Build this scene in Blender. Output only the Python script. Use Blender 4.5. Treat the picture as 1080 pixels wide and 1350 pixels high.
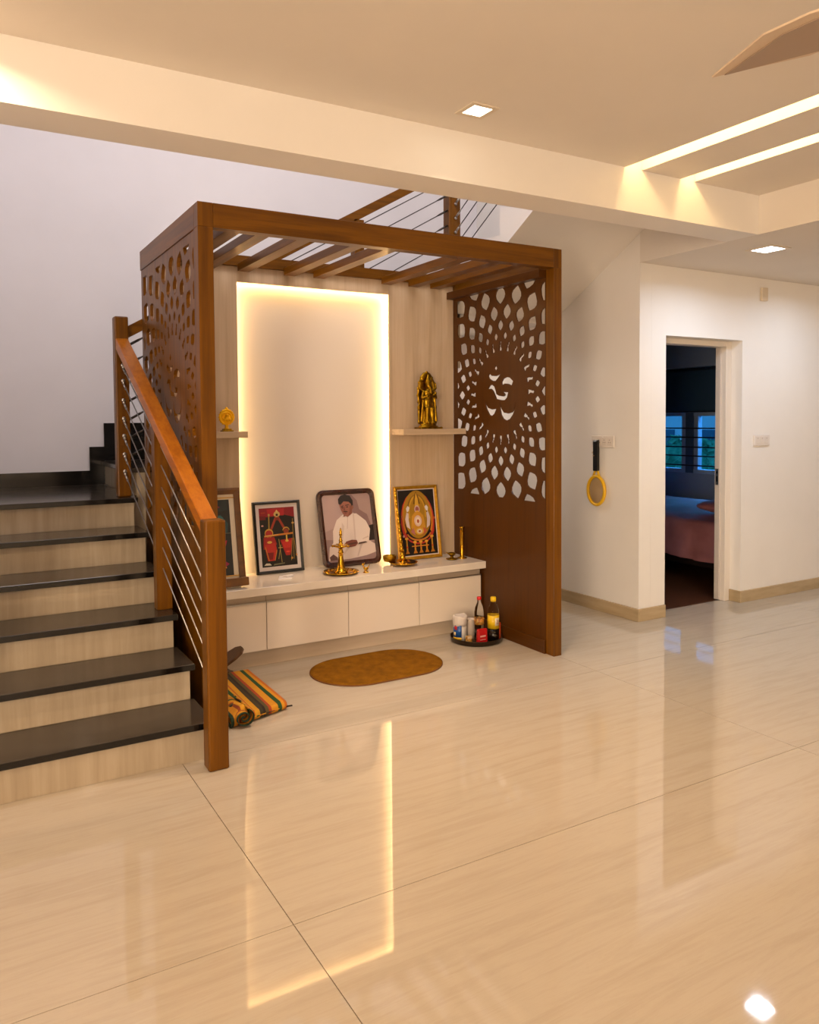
import bpy, bmesh, math, random
from mathutils import Vector, Matrix, Euler
random.seed(7)
for o in list(bpy.data.objects): bpy.data.objects.remove(o)
S = bpy.context.scene
COL = S.collection
PI = math.pi

# ------------------------------------------------------------------ camera
cam = bpy.data.cameras.new('camera'); camo = bpy.data.objects.new('camera', cam); COL.objects.link(camo)
yaw, pitch, roll = [math.radians(a) for a in (30.075, 2.274, 0.42)]
F, CX, CY = 1036.2, 530.5, 594.63
fw = Vector((math.sin(yaw)*math.cos(pitch), math.cos(yaw)*math.cos(pitch), -math.sin(pitch)))
r0 = Vector((math.cos(yaw), -math.sin(yaw), 0)); d0 = fw.cross(r0)
rt = r0*math.cos(roll)+d0*math.sin(roll); dn = -r0*math.sin(roll)+d0*math.cos(roll)
mm = Matrix((rt, -dn, -fw)).transposed().to_4x4(); mm.translation = (0, 0, 1.47)
camo.matrix_world = mm
cam.sensor_fit = 'HORIZONTAL'; cam.sensor_width = 36; cam.lens = F/1080*36
cam.shift_x = (540-CX)/1080; cam.shift_y = (CY-675)/1080
cam.clip_start = .05; cam.clip_end = 100
S.camera = camo

# ------------------------------------------------------------------ world, lights, exposure
S.view_settings.view_transform = 'Standard'; S.view_settings.look = 'None'
S.view_settings.gamma = 1; S.view_settings.use_curve_mapping = False
S.view_settings.exposure = -0.22
W = bpy.data.worlds.new('world'); S.world = W; W.use_nodes = True
bg = W.node_tree.nodes['Background']; bg.inputs[0].default_value = (.06, .36, .85, 1); bg.inputs[1].default_value = 1.3
WARM = (1.0, .72, .46); WARM2 = (1.0, .66, .32); COOL = (.70, .83, 1.0); DAY = (.98, .93, .97)
def area(name, loc, size, power, color, rot=(0, 0, 0), sy=None, spread=None):
    l = bpy.data.lights.new(name, 'AREA'); l.energy = power; l.color = color; l.size = size
    if sy: l.shape = 'RECTANGLE'; l.size_y = sy
    if spread: l.spread = math.radians(spread)
    o = bpy.data.objects.new(name, l); COL.objects.link(o); o.location = loc; o.rotation_euler = rot
    return o
DOWN = [(-.02, 2.82), (2.02, 2.82), (1.35, -2.9), (-.9, -2.9), (.12, .6), (2.02, -.6), (-1.6, 1.2), (3.0, -1.2)]   # warm square ceiling lights; most of those out of view are added fill
for k, (x, y) in enumerate(DOWN):
    area('downlight_lamp', (x, y, 2.790), .10, (15, 15, 16, 10, 11, 13, 8, 13)[k], WARM, spread=(150, 92, 150, 150, 150, 150, 150, 150)[k])
COOLD = [(4.70, 3.30), (5.9, 3.30), (4.9, 1.4)]            # cool white square lights in the passage
for k, (x, y) in enumerate(COOLD):
    area('passage_lamp', (x, y, 2.555), .12, (13, 9, 9)[k], COOL, spread=165)
area('stairwell_daylight_fill', (1.8, 3.36, 4.45), 3.6, 122, (1.0, .93, .92), rot=(math.radians(34), 0, 0), sy=1.3)  # added area lamp standing in for stairwell daylight; no window is built
area('hall_fill_lamp', (-.6, -4.8, 1.6), 3.0, 10, (1, .88, .74), rot=(math.radians(90), 0, 0), sy=1.8)  # added fill light from behind the camera
area('west_fill_lamp', (-3.1, -1.6, 1.5), 3.0, 400, (1, .79, .58), rot=(0, math.radians(-90), 0), sy=1.6)  # added fill from the left, mainly for the racket wall
area('under_stair_fill_lamp', (3.42, 5.66, 2.215), .16, 15, (1, .90, .83), spread=165)  # added hidden lamp brightening the space behind the right screen
area('bedroom_daylight_lamp', (8.45, 6.2, 2.45), 1.6, 260, (.08, .42, 1.0), rot=(0, math.radians(48), 0), sy=1.2)

# ------------------------------------------------------------------ material helpers
def srgb(h):
    if isinstance(h, str):
        c = [int(h[i:i+2], 16)/255 for i in (0, 2, 4)]
    else: c = h
    return tuple(((v/12.92) if v <= .04045 else ((v+.055)/1.055)**2.4) for v in c)+(1,)
def mat(name, col, rough=.5, metal=0, spec=None, coat=0, emis=None, es=0, trans=0, ior=None, alpha=None):
    m = bpy.data.materials.new(name); m.use_nodes = True; b = m.node_tree.nodes['Principled BSDF']
    c = srgb(col) if isinstance(col, str) else tuple(col)+(1,)*(4-len(col))
    b.inputs['Base Color'].default_value = c; b.inputs['Roughness'].default_value = rough; b.inputs['Metallic'].default_value = metal
    if spec is not None: b.inputs['Specular IOR Level'].default_value = spec
    if coat: b.inputs['Coat Weight'].default_value = coat; b.inputs['Coat Roughness'].default_value = .08
    if emis: b.inputs['Emission Color'].default_value = tuple(emis)+(1,)*(4-len(emis)); b.inputs['Emission Strength'].default_value = es
    if trans: b.inputs['Transmission Weight'].default_value = trans
    if ior: b.inputs['IOR'].default_value = ior
    return m
def nt(m): return m.node_tree.nodes, m.node_tree.links, m.node_tree.nodes['Principled BSDF']
def noise_mat(name, stops, scale=(1, 1, 1), nscale=3, detail=4, rough=.5, nrough=.55, bump=0, dist=0, coat=0, spec=None, island=0, metal=0, bscale=None):
    """colour ramp over a stretched noise in object space; optional small relief and per-object shift"""
    m = mat(name, (1, 1, 1), rough, metal, spec, coat); N, L, b = nt(m)
    tc = N.new('ShaderNodeTexCoord'); mp = N.new('ShaderNodeMapping'); mp.inputs['Scale'].default_value = scale
    oi = N.new('ShaderNodeObjectInfo'); ad = N.new('ShaderNodeVectorMath'); ad.operation = 'MULTIPLY_ADD'
    cb = N.new('ShaderNodeCombineXYZ')
    for i in range(3): L.new(oi.outputs['Random'], cb.inputs[i])
    ad.inputs[1].default_value = (13*island, 17*island, 11*island); L.new(cb.outputs[0], ad.inputs[0]); L.new(tc.outputs['Object'], ad.inputs[2])
    L.new(ad.outputs[0], mp.inputs[0])
    n = N.new('ShaderNodeTexNoise'); n.inputs['Scale'].default_value = nscale; n.inputs['Detail'].default_value = detail
    n.inputs['Roughness'].default_value = nrough; n.inputs['Distortion'].default_value = dist
    L.new(mp.outputs[0], n.inputs['Vector'])
    r = N.new('ShaderNodeValToRGB'); e = r.color_ramp.elements
    e[0].position = stops[0][0]; e[0].color = srgb(stops[0][1]); e[1].position = stops[-1][0]; e[1].color = srgb(stops[-1][1])
    for p, c in stops[1:-1]:
        q = e.new(p); q.color = srgb(c)
    L.new(n.outputs['Fac'], r.inputs[0]); L.new(r.outputs[0], b.inputs['Base Color'])
    if bump:
        n2 = n
        if bscale:
            n2 = N.new('ShaderNodeTexNoise'); n2.inputs['Scale'].default_value = bscale; n2.inputs['Detail'].default_value = 3; L.new(tc.outputs['Object'], n2.inputs['Vector'])
        bp = N.new('ShaderNodeBump'); bp.inputs['Strength'].default_value = bump; bp.inputs['Distance'].default_value = .004
        L.new(n2.outputs['Fac'], bp.inputs['Height']); L.new(bp.outputs[0], b.inputs['Normal'])
    return m
paint = noise_mat('wall_paint', [(.3, 'e9e4de'), (.7, 'eee9e3')], nscale=2, rough=.62, bump=.05, bscale=160)
ceil_m = noise_mat('ceiling_paint', [(.3, 'ded6cc'), (.7, 'e2dad0')], nscale=2, rough=.7, bump=.04, bscale=120)
stair_paint = noise_mat('stairwell_paint', [(.3, 'e4e0e2'), (.7, 'e9e5e7')], nscale=2, rough=.65, bump=.05, bscale=160)
WS = [(.25, '4c2b01'), (.45, '623a01'), (.58, '724502'), (.78, '573301')]
def wood(ax, stops, name, rough=.38, coat=.08):
    sc = [26, 26, 26]; sc[ax] = 1.1
    return noise_mat(name, stops, scale=sc, nscale=1.0, detail=5, rough=rough, nrough=.62, dist=.35, coat=coat, island=1, bump=.05, spec=.22)
wood_x = wood(0, WS, 'teak_along_x'); wood_y = wood(1, WS, 'teak_along_y'); wood_z = wood(2, WS, 'teak_upright')
DS = [(.25, '412202'), (.5, '4f2b03'), (.75, '472502')]
rail_wood = wood(1, [(.25, '8a4a06'), (.45, 'a05a0a'), (.58, 'ae660e'), (.78, '945009')], 'honey_teak_handrail', rough=.34)
dwood_z = wood(2, DS, 'dark_teak_upright', rough=.42, coat=.1)
dwood_y = wood(1, DS, 'dark_teak_along_y', rough=.42, coat=.1)
LAM = [(.25, 'b79d7e'), (.45, 'c5ac8d'), (.6, 'cdb597'), (.8, 'bda385')]
lam_z = noise_mat('beige_laminate_upright', LAM, scale=(22, 22, 1.0), nscale=1.0, detail=5, rough=.38, nrough=.6, dist=.3, island=1)
lam_x = noise_mat('beige_laminate_along_x', LAM, scale=(1.0, 22, 22), nscale=1.0, detail=5, rough=.38, nrough=.6, dist=.3, island=1)
tile_m = noise_mat('polished_travertine_tile', [(.22, 'aa9c8a'), (.42, 'b2a594'), (.55, 'b8ac9b'), (.66, 'b2a594'), (.82, 'bfb3a3')],
                   scale=(1.0, 13, 13), nscale=1.5, detail=9, rough=.035, nrough=.74, dist=.5, island=1, spec=.62)
riser_m = noise_mat('travertine_riser', [(.25, '9e8e78'), (.5, 'ac9c85'), (.75, 'b7a892')], scale=(24, 24, 1.6), nscale=1.0, detail=6, rough=.07, nrough=.6, dist=.4, island=1)
skirt_m = noise_mat('travertine_skirting', [(.25, 'a8936f'), (.5, 'b59f7c'), (.75, 'bda886')], scale=(2, 2, 14), nscale=2.0, detail=5, rough=.2, island=1)
def granite():
    m = noise_mat('black_granite', [(.3, '332d27'), (.7, '423a32')], nscale=14, detail=4, rough=.16)
    N, L, b = nt(m)
    v = N.new('ShaderNodeTexVoronoi'); v.inputs['Scale'].default_value = 120; tc = N.new('ShaderNodeTexCoord'); L.new(tc.outputs['Object'], v.inputs['Vector'])
    r = N.new('ShaderNodeValToRGB'); r.color_ramp.elements[0].position = .0; r.color_ramp.elements[0].color = (.16, .14, .12, 1)
    r.color_ramp.elements[1].position = .16; r.color_ramp.elements[1].color = (0, 0, 0, 1); L.new(v.outputs['Distance'], r.inputs[0])
    mx = N.new('ShaderNodeMix'); mx.data_type = 'RGBA'; mx.blend_type = 'ADD'; mx.inputs[0].default_value = .6
    src = b.inputs['Base Color'].links[0].from_socket
    L.new(src, mx.inputs[6]); L.new(r.outputs[0], mx.inputs[7]); L.new(mx.outputs[2], b.inputs['Base Color'])
    return m
gran = granite()
gran_edge = mat('polished_black_granite_edge', '100e0d', .12)
steel = mat('brushed_steel', 'b9b6b2', .28, 1)
darksteel = mat('dark_steel', '55504c', .35, 1)
gloss_white = mat('glossy_ivory_laminate', 'dfd3c6', .12)
ivory = mat('ivory_drawer_front', 'e4d8cb', .28)
counter_m = noise_mat('ivory_stone_countertop', [(.3, 'dbd0c3'), (.7, 'e3d9cd')], nscale=4, rough=.06)
niche_m = mat('niche_cream_paint', 'e2d6c8', .6)
ledm = mat('warm_led_strip', 'fff0c8', .5, emis=(1.0, .70, .33), es=23)
ledm_c = mat('warm_led_cove_strip', 'fff0c8', .5, emis=(1.0, .70, .31), es=32)
lampm = mat('warm_lamp_diffuser', 'ffffff', .5, emis=(1, .88, .68), es=14)
lampc = mat('cool_lamp_diffuser', 'ffffff', .5, emis=(.92, .95, 1), es=14)
brass = noise_mat('polished_brass', [(.3, 'b98a1e'), (.7, 'd3a332')], nscale=20, rough=.17, metal=1)
brass_old = noise_mat('aged_brass', [(.3, '6e5210'), (.55, '9c7618'), (.75, 'b98d22')], nscale=32, rough=.3, metal=1, bump=.5, bscale=90)
goldpaint = noise_mat('bright_gold_figure', [(.3, 'e0a000'), (.7, 'f5bf10')], nscale=30, rough=.3, metal=.65, bump=.3, bscale=100)
black = mat('black_plastic', '121110', .3)
white_pl = mat('white_plastic', 'e2dad2', .35)
glass = mat('clear_plastic', 'f4f2ee', .05, trans=1, ior=1.10)

# ------------------------------------------------------------------ mesh helpers
def new(): return bmesh.new()
def box(bm, a, b, bev=0, mi=0, seg=1):
    a = Vector(a); b = Vector(b)
    lo = Vector(map(min, a, b)); hi = Vector(map(max, a, b))
    r = bmesh.ops.create_cube(bm, size=1); vs = r['verts']
    for v in vs: v.co = Vector(((v.co.x+.5)*(hi.x-lo.x)+lo.x, (v.co.y+.5)*(hi.y-lo.y)+lo.y, (v.co.z+.5)*(hi.z-lo.z)+lo.z))
    fs = set(f for v in vs for f in v.link_faces)
    for f in fs: f.material_index = mi
    if bev:
        es = list(set(e for f in fs for e in f.edges))
        rr = bmesh.ops.bevel(bm, geom=es, offset=bev, segments=seg, affect='EDGES', profile=.5)
        for f in rr['faces']: f.material_index = mi
    return bm
def hexa(bm, pts, mi=0, bev=0):
    """pts: 4 bottom (ccw) + 4 top"""
    v = [bm.verts.new(p) for p in pts]
    fs = [bm.faces.new([v[i] for i in q]) for q in ((3, 2, 1, 0), (4, 5, 6, 7), (0, 1, 5, 4), (1, 2, 6, 5), (2, 3, 7, 6), (3, 0, 4, 7))]
    for f in fs: f.material_index = mi
    if bev:
        bmesh.ops.bevel(bm, geom=list(set(e for f in fs for e in f.edges)), offset=bev, segments=1, affect='EDGES', profile=.5)
    return bm
def tube(bm, p, q, r, n=8, r2=None, mi=0, caps=True):
    p = Vector(p); q = Vector(q); d = q-p; L = d.length
    if r2 is None: r2 = r
    M = Matrix.Translation((p+q)/2) @ d.to_track_quat('Z', 'Y').to_matrix().to_4x4()
    rr = bmesh.ops.create_cone(bm, cap_ends=caps, segments=n, radius1=r, radius2=r2, depth=L, matrix=M)
    for f in set(f for v in rr['verts'] for f in v.link_faces): f.material_index = mi; f.smooth = True
    return bm
def ball(bm, c, r, sc=(1, 1, 1), u=12, v=8, mi=0, rot=None):
    M = Matrix.Translation(c) @ (rot.to_matrix().to_4x4() if rot else Matrix()) @ Matrix.Diagonal((*[r*s for s in sc], 1))
    rr = bmesh.ops.create_uvsphere(bm, u_segments=u, v_segments=v, radius=1, matrix=M)
    for f in set(f for w in rr['verts'] for f in w.link_faces): f.smooth = True; f.material_index = mi
    return bm
def lathe(bm, c, prof, n=24, mi=0, sx=1, sy=1, axis='Z'):
    c = Vector(c); rings = []
    for r, z in prof:
        ring = []
        for i in range(n):
            a = 2*PI*i/n
            p = Vector((math.cos(a)*r*sx, math.sin(a)*r*sy, z))
            if axis == 'Y': p = Vector((p.x, p.z, p.y))
            ring.append(bm.verts.new(c+p))
        rings.append(ring)
    for a, b in zip(rings, rings[1:]):
        for i in range(n):
            f = bm.faces.new((a[i], a[(i+1) % n], b[(i+1) % n], b[i])); f.smooth = True; f.material_index = mi
    for ring in (rings[0], rings[-1]):
        try:
            f = bm.faces.new(ring); f.material_index = mi
        except Exception: pass
    return bm
def torus(bm, c, R, r, n=32, m=8, sx=1, sz=1, plane='XZ', a0=0, a1=2*PI, mi=0):
    full = abs(a1-a0-2*PI) < 1e-6; cnt = n if full else n+1; rings = []
    for i in range(cnt):
        a = a0+(a1-a0)*i/n; ring = []
        for j in range(m):
            b = 2*PI*j/m; rr = R+r*math.cos(b); h = r*math.sin(b)
            if plane == 'XZ': p = Vector((rr*math.cos(a)*sx, h, rr*math.sin(a)*sz))
            elif plane == 'YZ': p = Vector((h, rr*math.cos(a)*sx, rr*math.sin(a)*sz))
            else: p = Vector((rr*math.cos(a)*sx, rr*math.sin(a)*sz, h))
            ring.append(bm.verts.new(Vector(c)+p))
        rings.append(ring)
    k = cnt if full else cnt-1
    for i in range(k):
        A = rings[i]; B = rings[(i+1) % cnt]
        for j in range(m):
            f = bm.faces.new((A[j], A[(j+1) % m], B[(j+1) % m], B[j])); f.smooth = True; f.material_index = mi
    if not full:
        bm.faces.new(rings[0]); bm.faces.new(rings[-1])
    return bm
def extr(bm, pts, d, mi=0):
    """extrude a planar polygon (list of 3D points) by vector d"""
    a = [bm.verts.new(p) for p in pts]; b = [bm.verts.new(Vector(p)+Vector(d)) for p in pts]; n = len(pts)
    fs = [bm.faces.new(a), bm.faces.new(b[::-1])]+[bm.faces.new((a[i], b[i], b[(i+1) % n], a[(i+1) % n])) for i in range(n)]
    for f in fs: f.material_index = mi
    return bm
def obj(name, bm, mats, parent=None, local=False, smooth=False, norm=True):
    """link bm as one mesh object; unless local, coordinates are in the world and get moved under the parent"""
    if norm: bmesh.ops.recalc_face_normals(bm, faces=bm.faces)
    me = bpy.data.meshes.new(name); 
    off = Vector((0, 0, 0))
    if parent and not local:
        p = parent
        while p: off += p.location; p = p.parent
    if off.length: bmesh.ops.translate(bm, verts=bm.verts, vec=-off)
    bm.to_mesh(me); bm.free()
    for m in (mats if isinstance(mats, (list, tuple)) else [mats]): me.materials.append(m)
    if smooth:
        for f in me.polygons: f.use_smooth = True
    o = bpy.data.objects.new(name, me); COL.objects.link(o)
    if parent: o.parent = parent
    return o
def tag(o, label, cat, group=None):
    o['label'] = label; o['category'] = cat
    if group: o['group'] = group
    return o
def thing(name, label, cat, loc=(0, 0, 0), group=None, rot=(0, 0, 0)):
    o = bpy.data.objects.new(name, None); COL.objects.link(o); o.location = loc; o.rotation_euler = rot
    o.empty_display_size = .1
    return tag(o, label, cat, group)
def struct(name, bm, m, parent=None, label=None):
    o = obj(name, bm, m, parent)
    if not parent: o['kind'] = 'structure'
    if label: o['label'] = label
    return o
def bx(a, b, bev=0, seg=1): return box(new(), a, b, bev, seg=seg)
def dup(o, off, name=None):
    c = o.copy(); COL.objects.link(c); c.location = Vector(o.location)+Vector(off); c.parent = o.parent
    return c

# ------------------------------------------------------------------ structure: floor and its tiles
X0, X1, Y0, Y1 = -3.2, 8.0, -5.0, 6.12
fl = struct('floor', bx((X0-.12, Y0-.12, -.14), (8.1, 7.12, -.012)), mat('tile_bed_mortar', '8f7c66', .8), label='polished beige travertine tile floor')
J = .0014
xs = [.838+2.4*k for k in range(-2, 4)]; ys = [2.1+1.255*k for k in range(-6, 5)]
for i in range(len(xs)-1):
    for j in range(len(ys)-1):
        x0, x1, y0, y1 = max(xs[i], X0), min(xs[i+1], 8.0), max(ys[j], Y0), min(ys[j+1], Y1)
        if x1-x0 < .1 or y1-y0 < .1: continue
        if x0 > 4.3 and y0 > 4.1: continue
        if y1 > 4.2 and x1 > 4.4 and x0 < 4.4:        # tile cut round the wall corner: one L-shaped piece
            L_ = [(x0+J, y0+J), (x1-J, y0+J), (x1-J, 4.16), (4.35, 4.16), (4.35, y1-J), (x0+J, y1-J)] if y0 < 4.1 else [(x0+J, y0+J), (4.35, y0+J), (4.35, y1-J), (x0+J, y1-J)]
            obj('floor_tile', extr(new(), [(a, b, -.012) for a, b in L_], (0, 0, .012)), tile_m, fl); continue
        if x0 > 4.4: y1 = min(y1, 4.16)
        obj('floor_tile', bx((x0+J, y0+J, -.012), (x1-J, y1-J, 0)), tile_m, fl)
wf = obj('wood_floor', bx((4.30, 4.162, -.012), (7.95, 7.0, -.001)), noise_mat('dark_wood_floor', [(.3, '3f2412'), (.7, '573319')], scale=(2, 20, 20), nscale=1.5, rough=.35), fl)
wf['label'] = 'dark brown wooden bedroom floor'

# walls, ceilings
ZB, ZC = 2.574, 2.806
w_front = struct('wall_front', bx((4.4105, 4.02, 0), (4.56, 4.16, 2.9)), paint, label='off-white passage wall around the bedroom doorway')
b2 = new(); box(b2, (5.42, 4.02, 0), (8.0, 4.16, 2.9)); box(b2, (4.56, 4.02, 2.072), (5.42, 4.16, 2.9))
obj('wall_section', b2, paint, w_front)
struct('wall_right', bx((4.29, 4.02, 0), (4.41, 6.0, 5.55)), paint, label='beige-lit wall carrying the racket and socket plate')
struct('wall_upper', bx((4.29, 3.2955, ZC+.1405), (4.41, 4.0195, 5.55)), paint)
struct('wall_back', bx((-.32, 6.0, 0), (4.41, 6.12, 5.55)), stair_paint, label='tall pale stairwell wall behind the landing')
struct('wall_left', bx((-.32, 3.30, 0), (-.20, 6.0, 5.55)), stair_paint)
struct('wall_near', bx((-.20, 3.18, ZC+.14), (4.29, 3.29, 5.55)), stair_paint)
struct('ceiling_stairwell', bx((-.32, 3.18, 5.55), (4.41, 6.12, 5.65)), stair_paint)
struct('wall_entrance', bx((X0, 3.30, 0), (-.32, 3.42, 2.9)), paint)
struct('wall_west', bx((X0-.12, Y0, 0), (X0, 3.42, 2.9)), paint)
struct('wall_south', bx((X0, Y0-.12, 0), (8.0, Y0, 2.9)), paint)
struct('wall_east', bx((8.0, Y0, 0), (8.12, 4.16, 2.9)), paint)
# beam between hall and stairwell
struct('trim_1', bx((X0, 3.069, ZB), (4.276, 3.295, ZC+.14)), paint, label='deep horizontal ceiling beam across the stairwell opening')
# hall ceiling with two light slots
SL = [(3.163, 3.285), (3.592, 3.705)]
segs = [(X0, SL[0][0]), (SL[0][1], SL[1][0]), (SL[1][1], 4.276)]
cb = new()
for a, b in segs: box(cb, (a, Y0, ZC), (b, 3.069, ZC+.10))
box(cb, (X0, Y0, ZC+.102), (4.276, 3.069, ZC+.14))
struct('ceiling', cb, ceil_m, label='plain hall ceiling with two lit slots')
for k, (a, b) in enumerate(SL):
    t = thing('cove_light', ['long warm light slot in the ceiling, nearer the prayer frame', 'long warm light slot in the ceiling, nearer the passage'][k], 'ceiling light', (a, -1, ZC+.1), 'lit ceiling slots')
    obj('led_strip', bx((a+.012, -2.5, ZC+.088), (a+.040, 3.060, ZC+.1015)), ledm_c, t)
    obj('mounting_rail', bx((a+.004, -2.5, ZC+.086), (a+.0115, 3.060, ZC+.1015)), white_pl, t)
# low passage ceiling and its fascia
struct('ceiling_passage', box(bx((4.2765, Y0, ZB), (8.0, 3.2955, ZC+.14)), (4.29, 3.296, ZB), (8.0, 4.0195, ZC+.14)), ceil_m, label='lower white passage ceiling')
# bedroom shell
dark_paint = mat('bedroom_blue_grey_paint', '8896a6', .7)
bw = new()
WX = 7.8; wy0, wy1, wz0, wz1 = 5.45, 7.0, .80, 1.53
box(bw, (WX, 4.16, 0), (WX+.12, wy0, 2.9)); box(bw, (WX, wy0, 0), (WX+.12, wy1, wz0)); box(bw, (WX, wy0, wz1), (WX+.12, wy1, 2.9)); box(bw, (WX, wy1, 0), (WX+.12, 7.12, 2.9))
struct('wall_bedroom', bw, dark_paint, label='dark blue-grey bedroom wall with the window')
struct('wall_bedroom_back', bx((4.29, 7.0, 0), (WX, 7.12, 2.9)), dark_paint)
struct('wall_bedroom_left', bx((4.411, 4.161, 0), (4.45, 7.0, 2.9)), dark_paint)
struct('wall_bedroom_near', bx((5.5, 4.161, 0), (WX, 4.19, 2.9)), dark_paint)
struct('ceiling_bedroom', bx((4.451, 4.191, 2.5), (WX+.12, 7.12, 2.56)), dark_paint)
struct('trim_2', bx((WX-.14, 4.19, 2.07), (WX-.001, 7.0, 2.499)), mat('bedroom_upper_band', '9aa8ba', .7), label='lighter band along the top of the bedroom wall')

for k, (a, b_) in enumerate([((-2.2, -4.985, .65), (1.0, -4.96, 2.55)), ((-3.19, -3.2, .65), (-3.165, 0.0, 2.35))]):  # unseen window frames, added only to dress the two fill lamps
    w_ = struct('window_%d' % (k+2), bx(a, (b_[0], b_[1], a[2]+.05)), white_pl)
    lo, hi = Vector(a), Vector(b_)
    obj('window_frame', bx((lo.x, lo.y, hi.z-.05), tuple(hi)), white_pl, w_)
    ax_ = 0 if k == 0 else 1
    for q in range(4):
        c = lo.copy(); d_ = hi.copy(); t0 = lo[ax_]+(hi[ax_]-lo[ax_]-.05)*q/3; c[ax_] = t0; d_[ax_] = t0+.05; c.z += .05; d_.z -= .05
        obj('mullion', bx(tuple(c), tuple(d_)), white_pl, w_)

# doorway frame (door_1 slides away; its edge shows)
dfm = mat('white_door_frame_paint', 'e6ddd2', .35)
dr = bx((5.355, 4.115, 0), (5.4195, 4.215, 2.0709), .003)
df = struct('door_1', dr, dfm, label='white frame of the bedroom doorway')
box_h = bx((4.5605, 4.115, 2.028), (5.3545, 4.215, 2.0709), .003); obj('door_head', box_h, dfm, df)
obj('door_jamb', bx((4.5605, 4.115, 0), (4.580, 4.215, 2.0275), .003), dfm, df)
obj('door_edge', bx((5.3405, 4.160, 0.004), (5.3545, 4.205, 2.02), .002), mat('door_edge_paint', 'cfc5bc', .4), df)
st = obj('strike_plate', bx((5.3380, 4.168, 0.93), (5.3403, 4.196, 1.06)), steel, df)
obj('latch_hole', bx((5.3372, 4.176, .955), (5.3379, 4.188, 1.0)), black, st)
obj('latch_hole', bx((5.3372, 4.176, 1.02), (5.3379, 4.188, 1.04)), black, st)

# skirting
sk = [('baseboard_right', (4.276, 4.0065, 0), (4.2898, 5.999, .092)), ('baseboard_front', (4.2903, 4.0065, 0), (4.5598, 4.0196, .092)),
      ('baseboard_passage', (5.4203, 4.0065, 0), (7.99, 4.0196, .092))]
for n, a, b in sk: struct(n, bx(a, b, .002), skirt_m, label='beige stone skirting')
struct('baseboard_jamb', bx((5.4065, 4.0065, 0), (5.4198, 4.1145, .092), .002), skirt_m)

# ------------------------------------------------------------------ window and outdoors seen through the bedroom
wfm = mat('window_frame_blue_white', '9fb4c8', .4)
wn = struct('window_1', bx((WX+.02, wy0, wz0), (WX+.09, wy1, wz0+.045)), wfm, label='bedroom window with horizontal black bars')
obj('window_frame', bx((WX+.02, wy0, wz1-.04), (WX+.09, wy1, wz1)), wfm, wn)
for y in (6.40, 6.58, 7.0-.03, 5.96, 5.45): obj('mullion', bx((WX+.02, y, wz0+.045), (WX+.09, y+(.06 if y > 6 and y < 6.9 else .03), wz1-.04)), wfm, wn)
obj('mullion', bx((WX+.01, 6.465, wz0), (WX+.10, 6.575, wz1)), mat('window_centre_post', '3f5468', .5), wn)
for i, z in enumerate((.893, 1.008, 1.115, 1.233, 1.343)):
    obj('window_bar', bx((WX-.012, wy0+.001, z-.008), (WX-.002, wy1-.001, z+.008)), black, wn)
obj('glass_pane', bx((WX+.05, 5.47, wz0+.045), (WX+.054, 6.40, wz1-.04)), mat('window_glass', 'dfeaf0', .02, trans=1, ior=1.05), wn)
obj('glass_pane', bx((WX+.05, 6.64, wz0+.045), (WX+.054, 6.97, wz1-.04)), bpy.data.materials['window_glass'], wn)
t = thing('roller_blind', 'dark navy roller blind covering the wall above the bedroom window', 'blind', (WX-.05, 6.2, 1.56))
obj('blind_cloth', bx((WX-.020, 5.3, 1.552), (WX-.012, 6.99, 2.05)), mat('navy_blind_cloth', '2c4a60', .8), t)
obj('bottom_rail', bx((WX-.028, 5.3, 1.535), (WX-.006, 6.99, 1.5515), .003), mat('navy_rail', '15222e', .5), t)
obj('roller', tube(new(), (WX-.03, 5.3, 2.05), (WX-.03, 6.99, 2.05), .018, 10), mat('navy_roller', '1b2a38', .6), t)
gnd = bx((8.2, 0, -.3), (30, 24, -.2)); struct('ground', gnd, mat('outdoor_ground', '5f7f78', .9))
t = thing('neighbour_house', 'pale house wall seen beyond the bedroom window bars', 'building', (15, 11.5, -.2))
obj('wall', bx((14.6, 9.4, -.2), (15.4, 13.9, 1.75)), mat('house_wall_white', 'dfeef2', .8), t)
obj('roof', hexa(new(), [(14.4, 9.2, 1.751), (15.6, 9.2, 1.751), (15.6, 14.1, 1.751), (14.4, 14.1, 1.751), (14.8, 9.4, 2.1), (15.2, 9.4, 2.1), (15.2, 13.9, 2.1), (14.8, 13.9, 2.1)]), mat('house_roof', '8a7fb0', .8), t)
for y in (10.2, 11.4, 12.6): obj('window', bx((14.57, y, .7), (14.599, y+.5, 1.2)), mat('house_window', '3d6a82', .3), t)
leafm = noise_mat('outdoor_leaves', [(.3, '2f7f5c'), (.7, '59b58a')], nscale=9, rough=.8)
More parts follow.
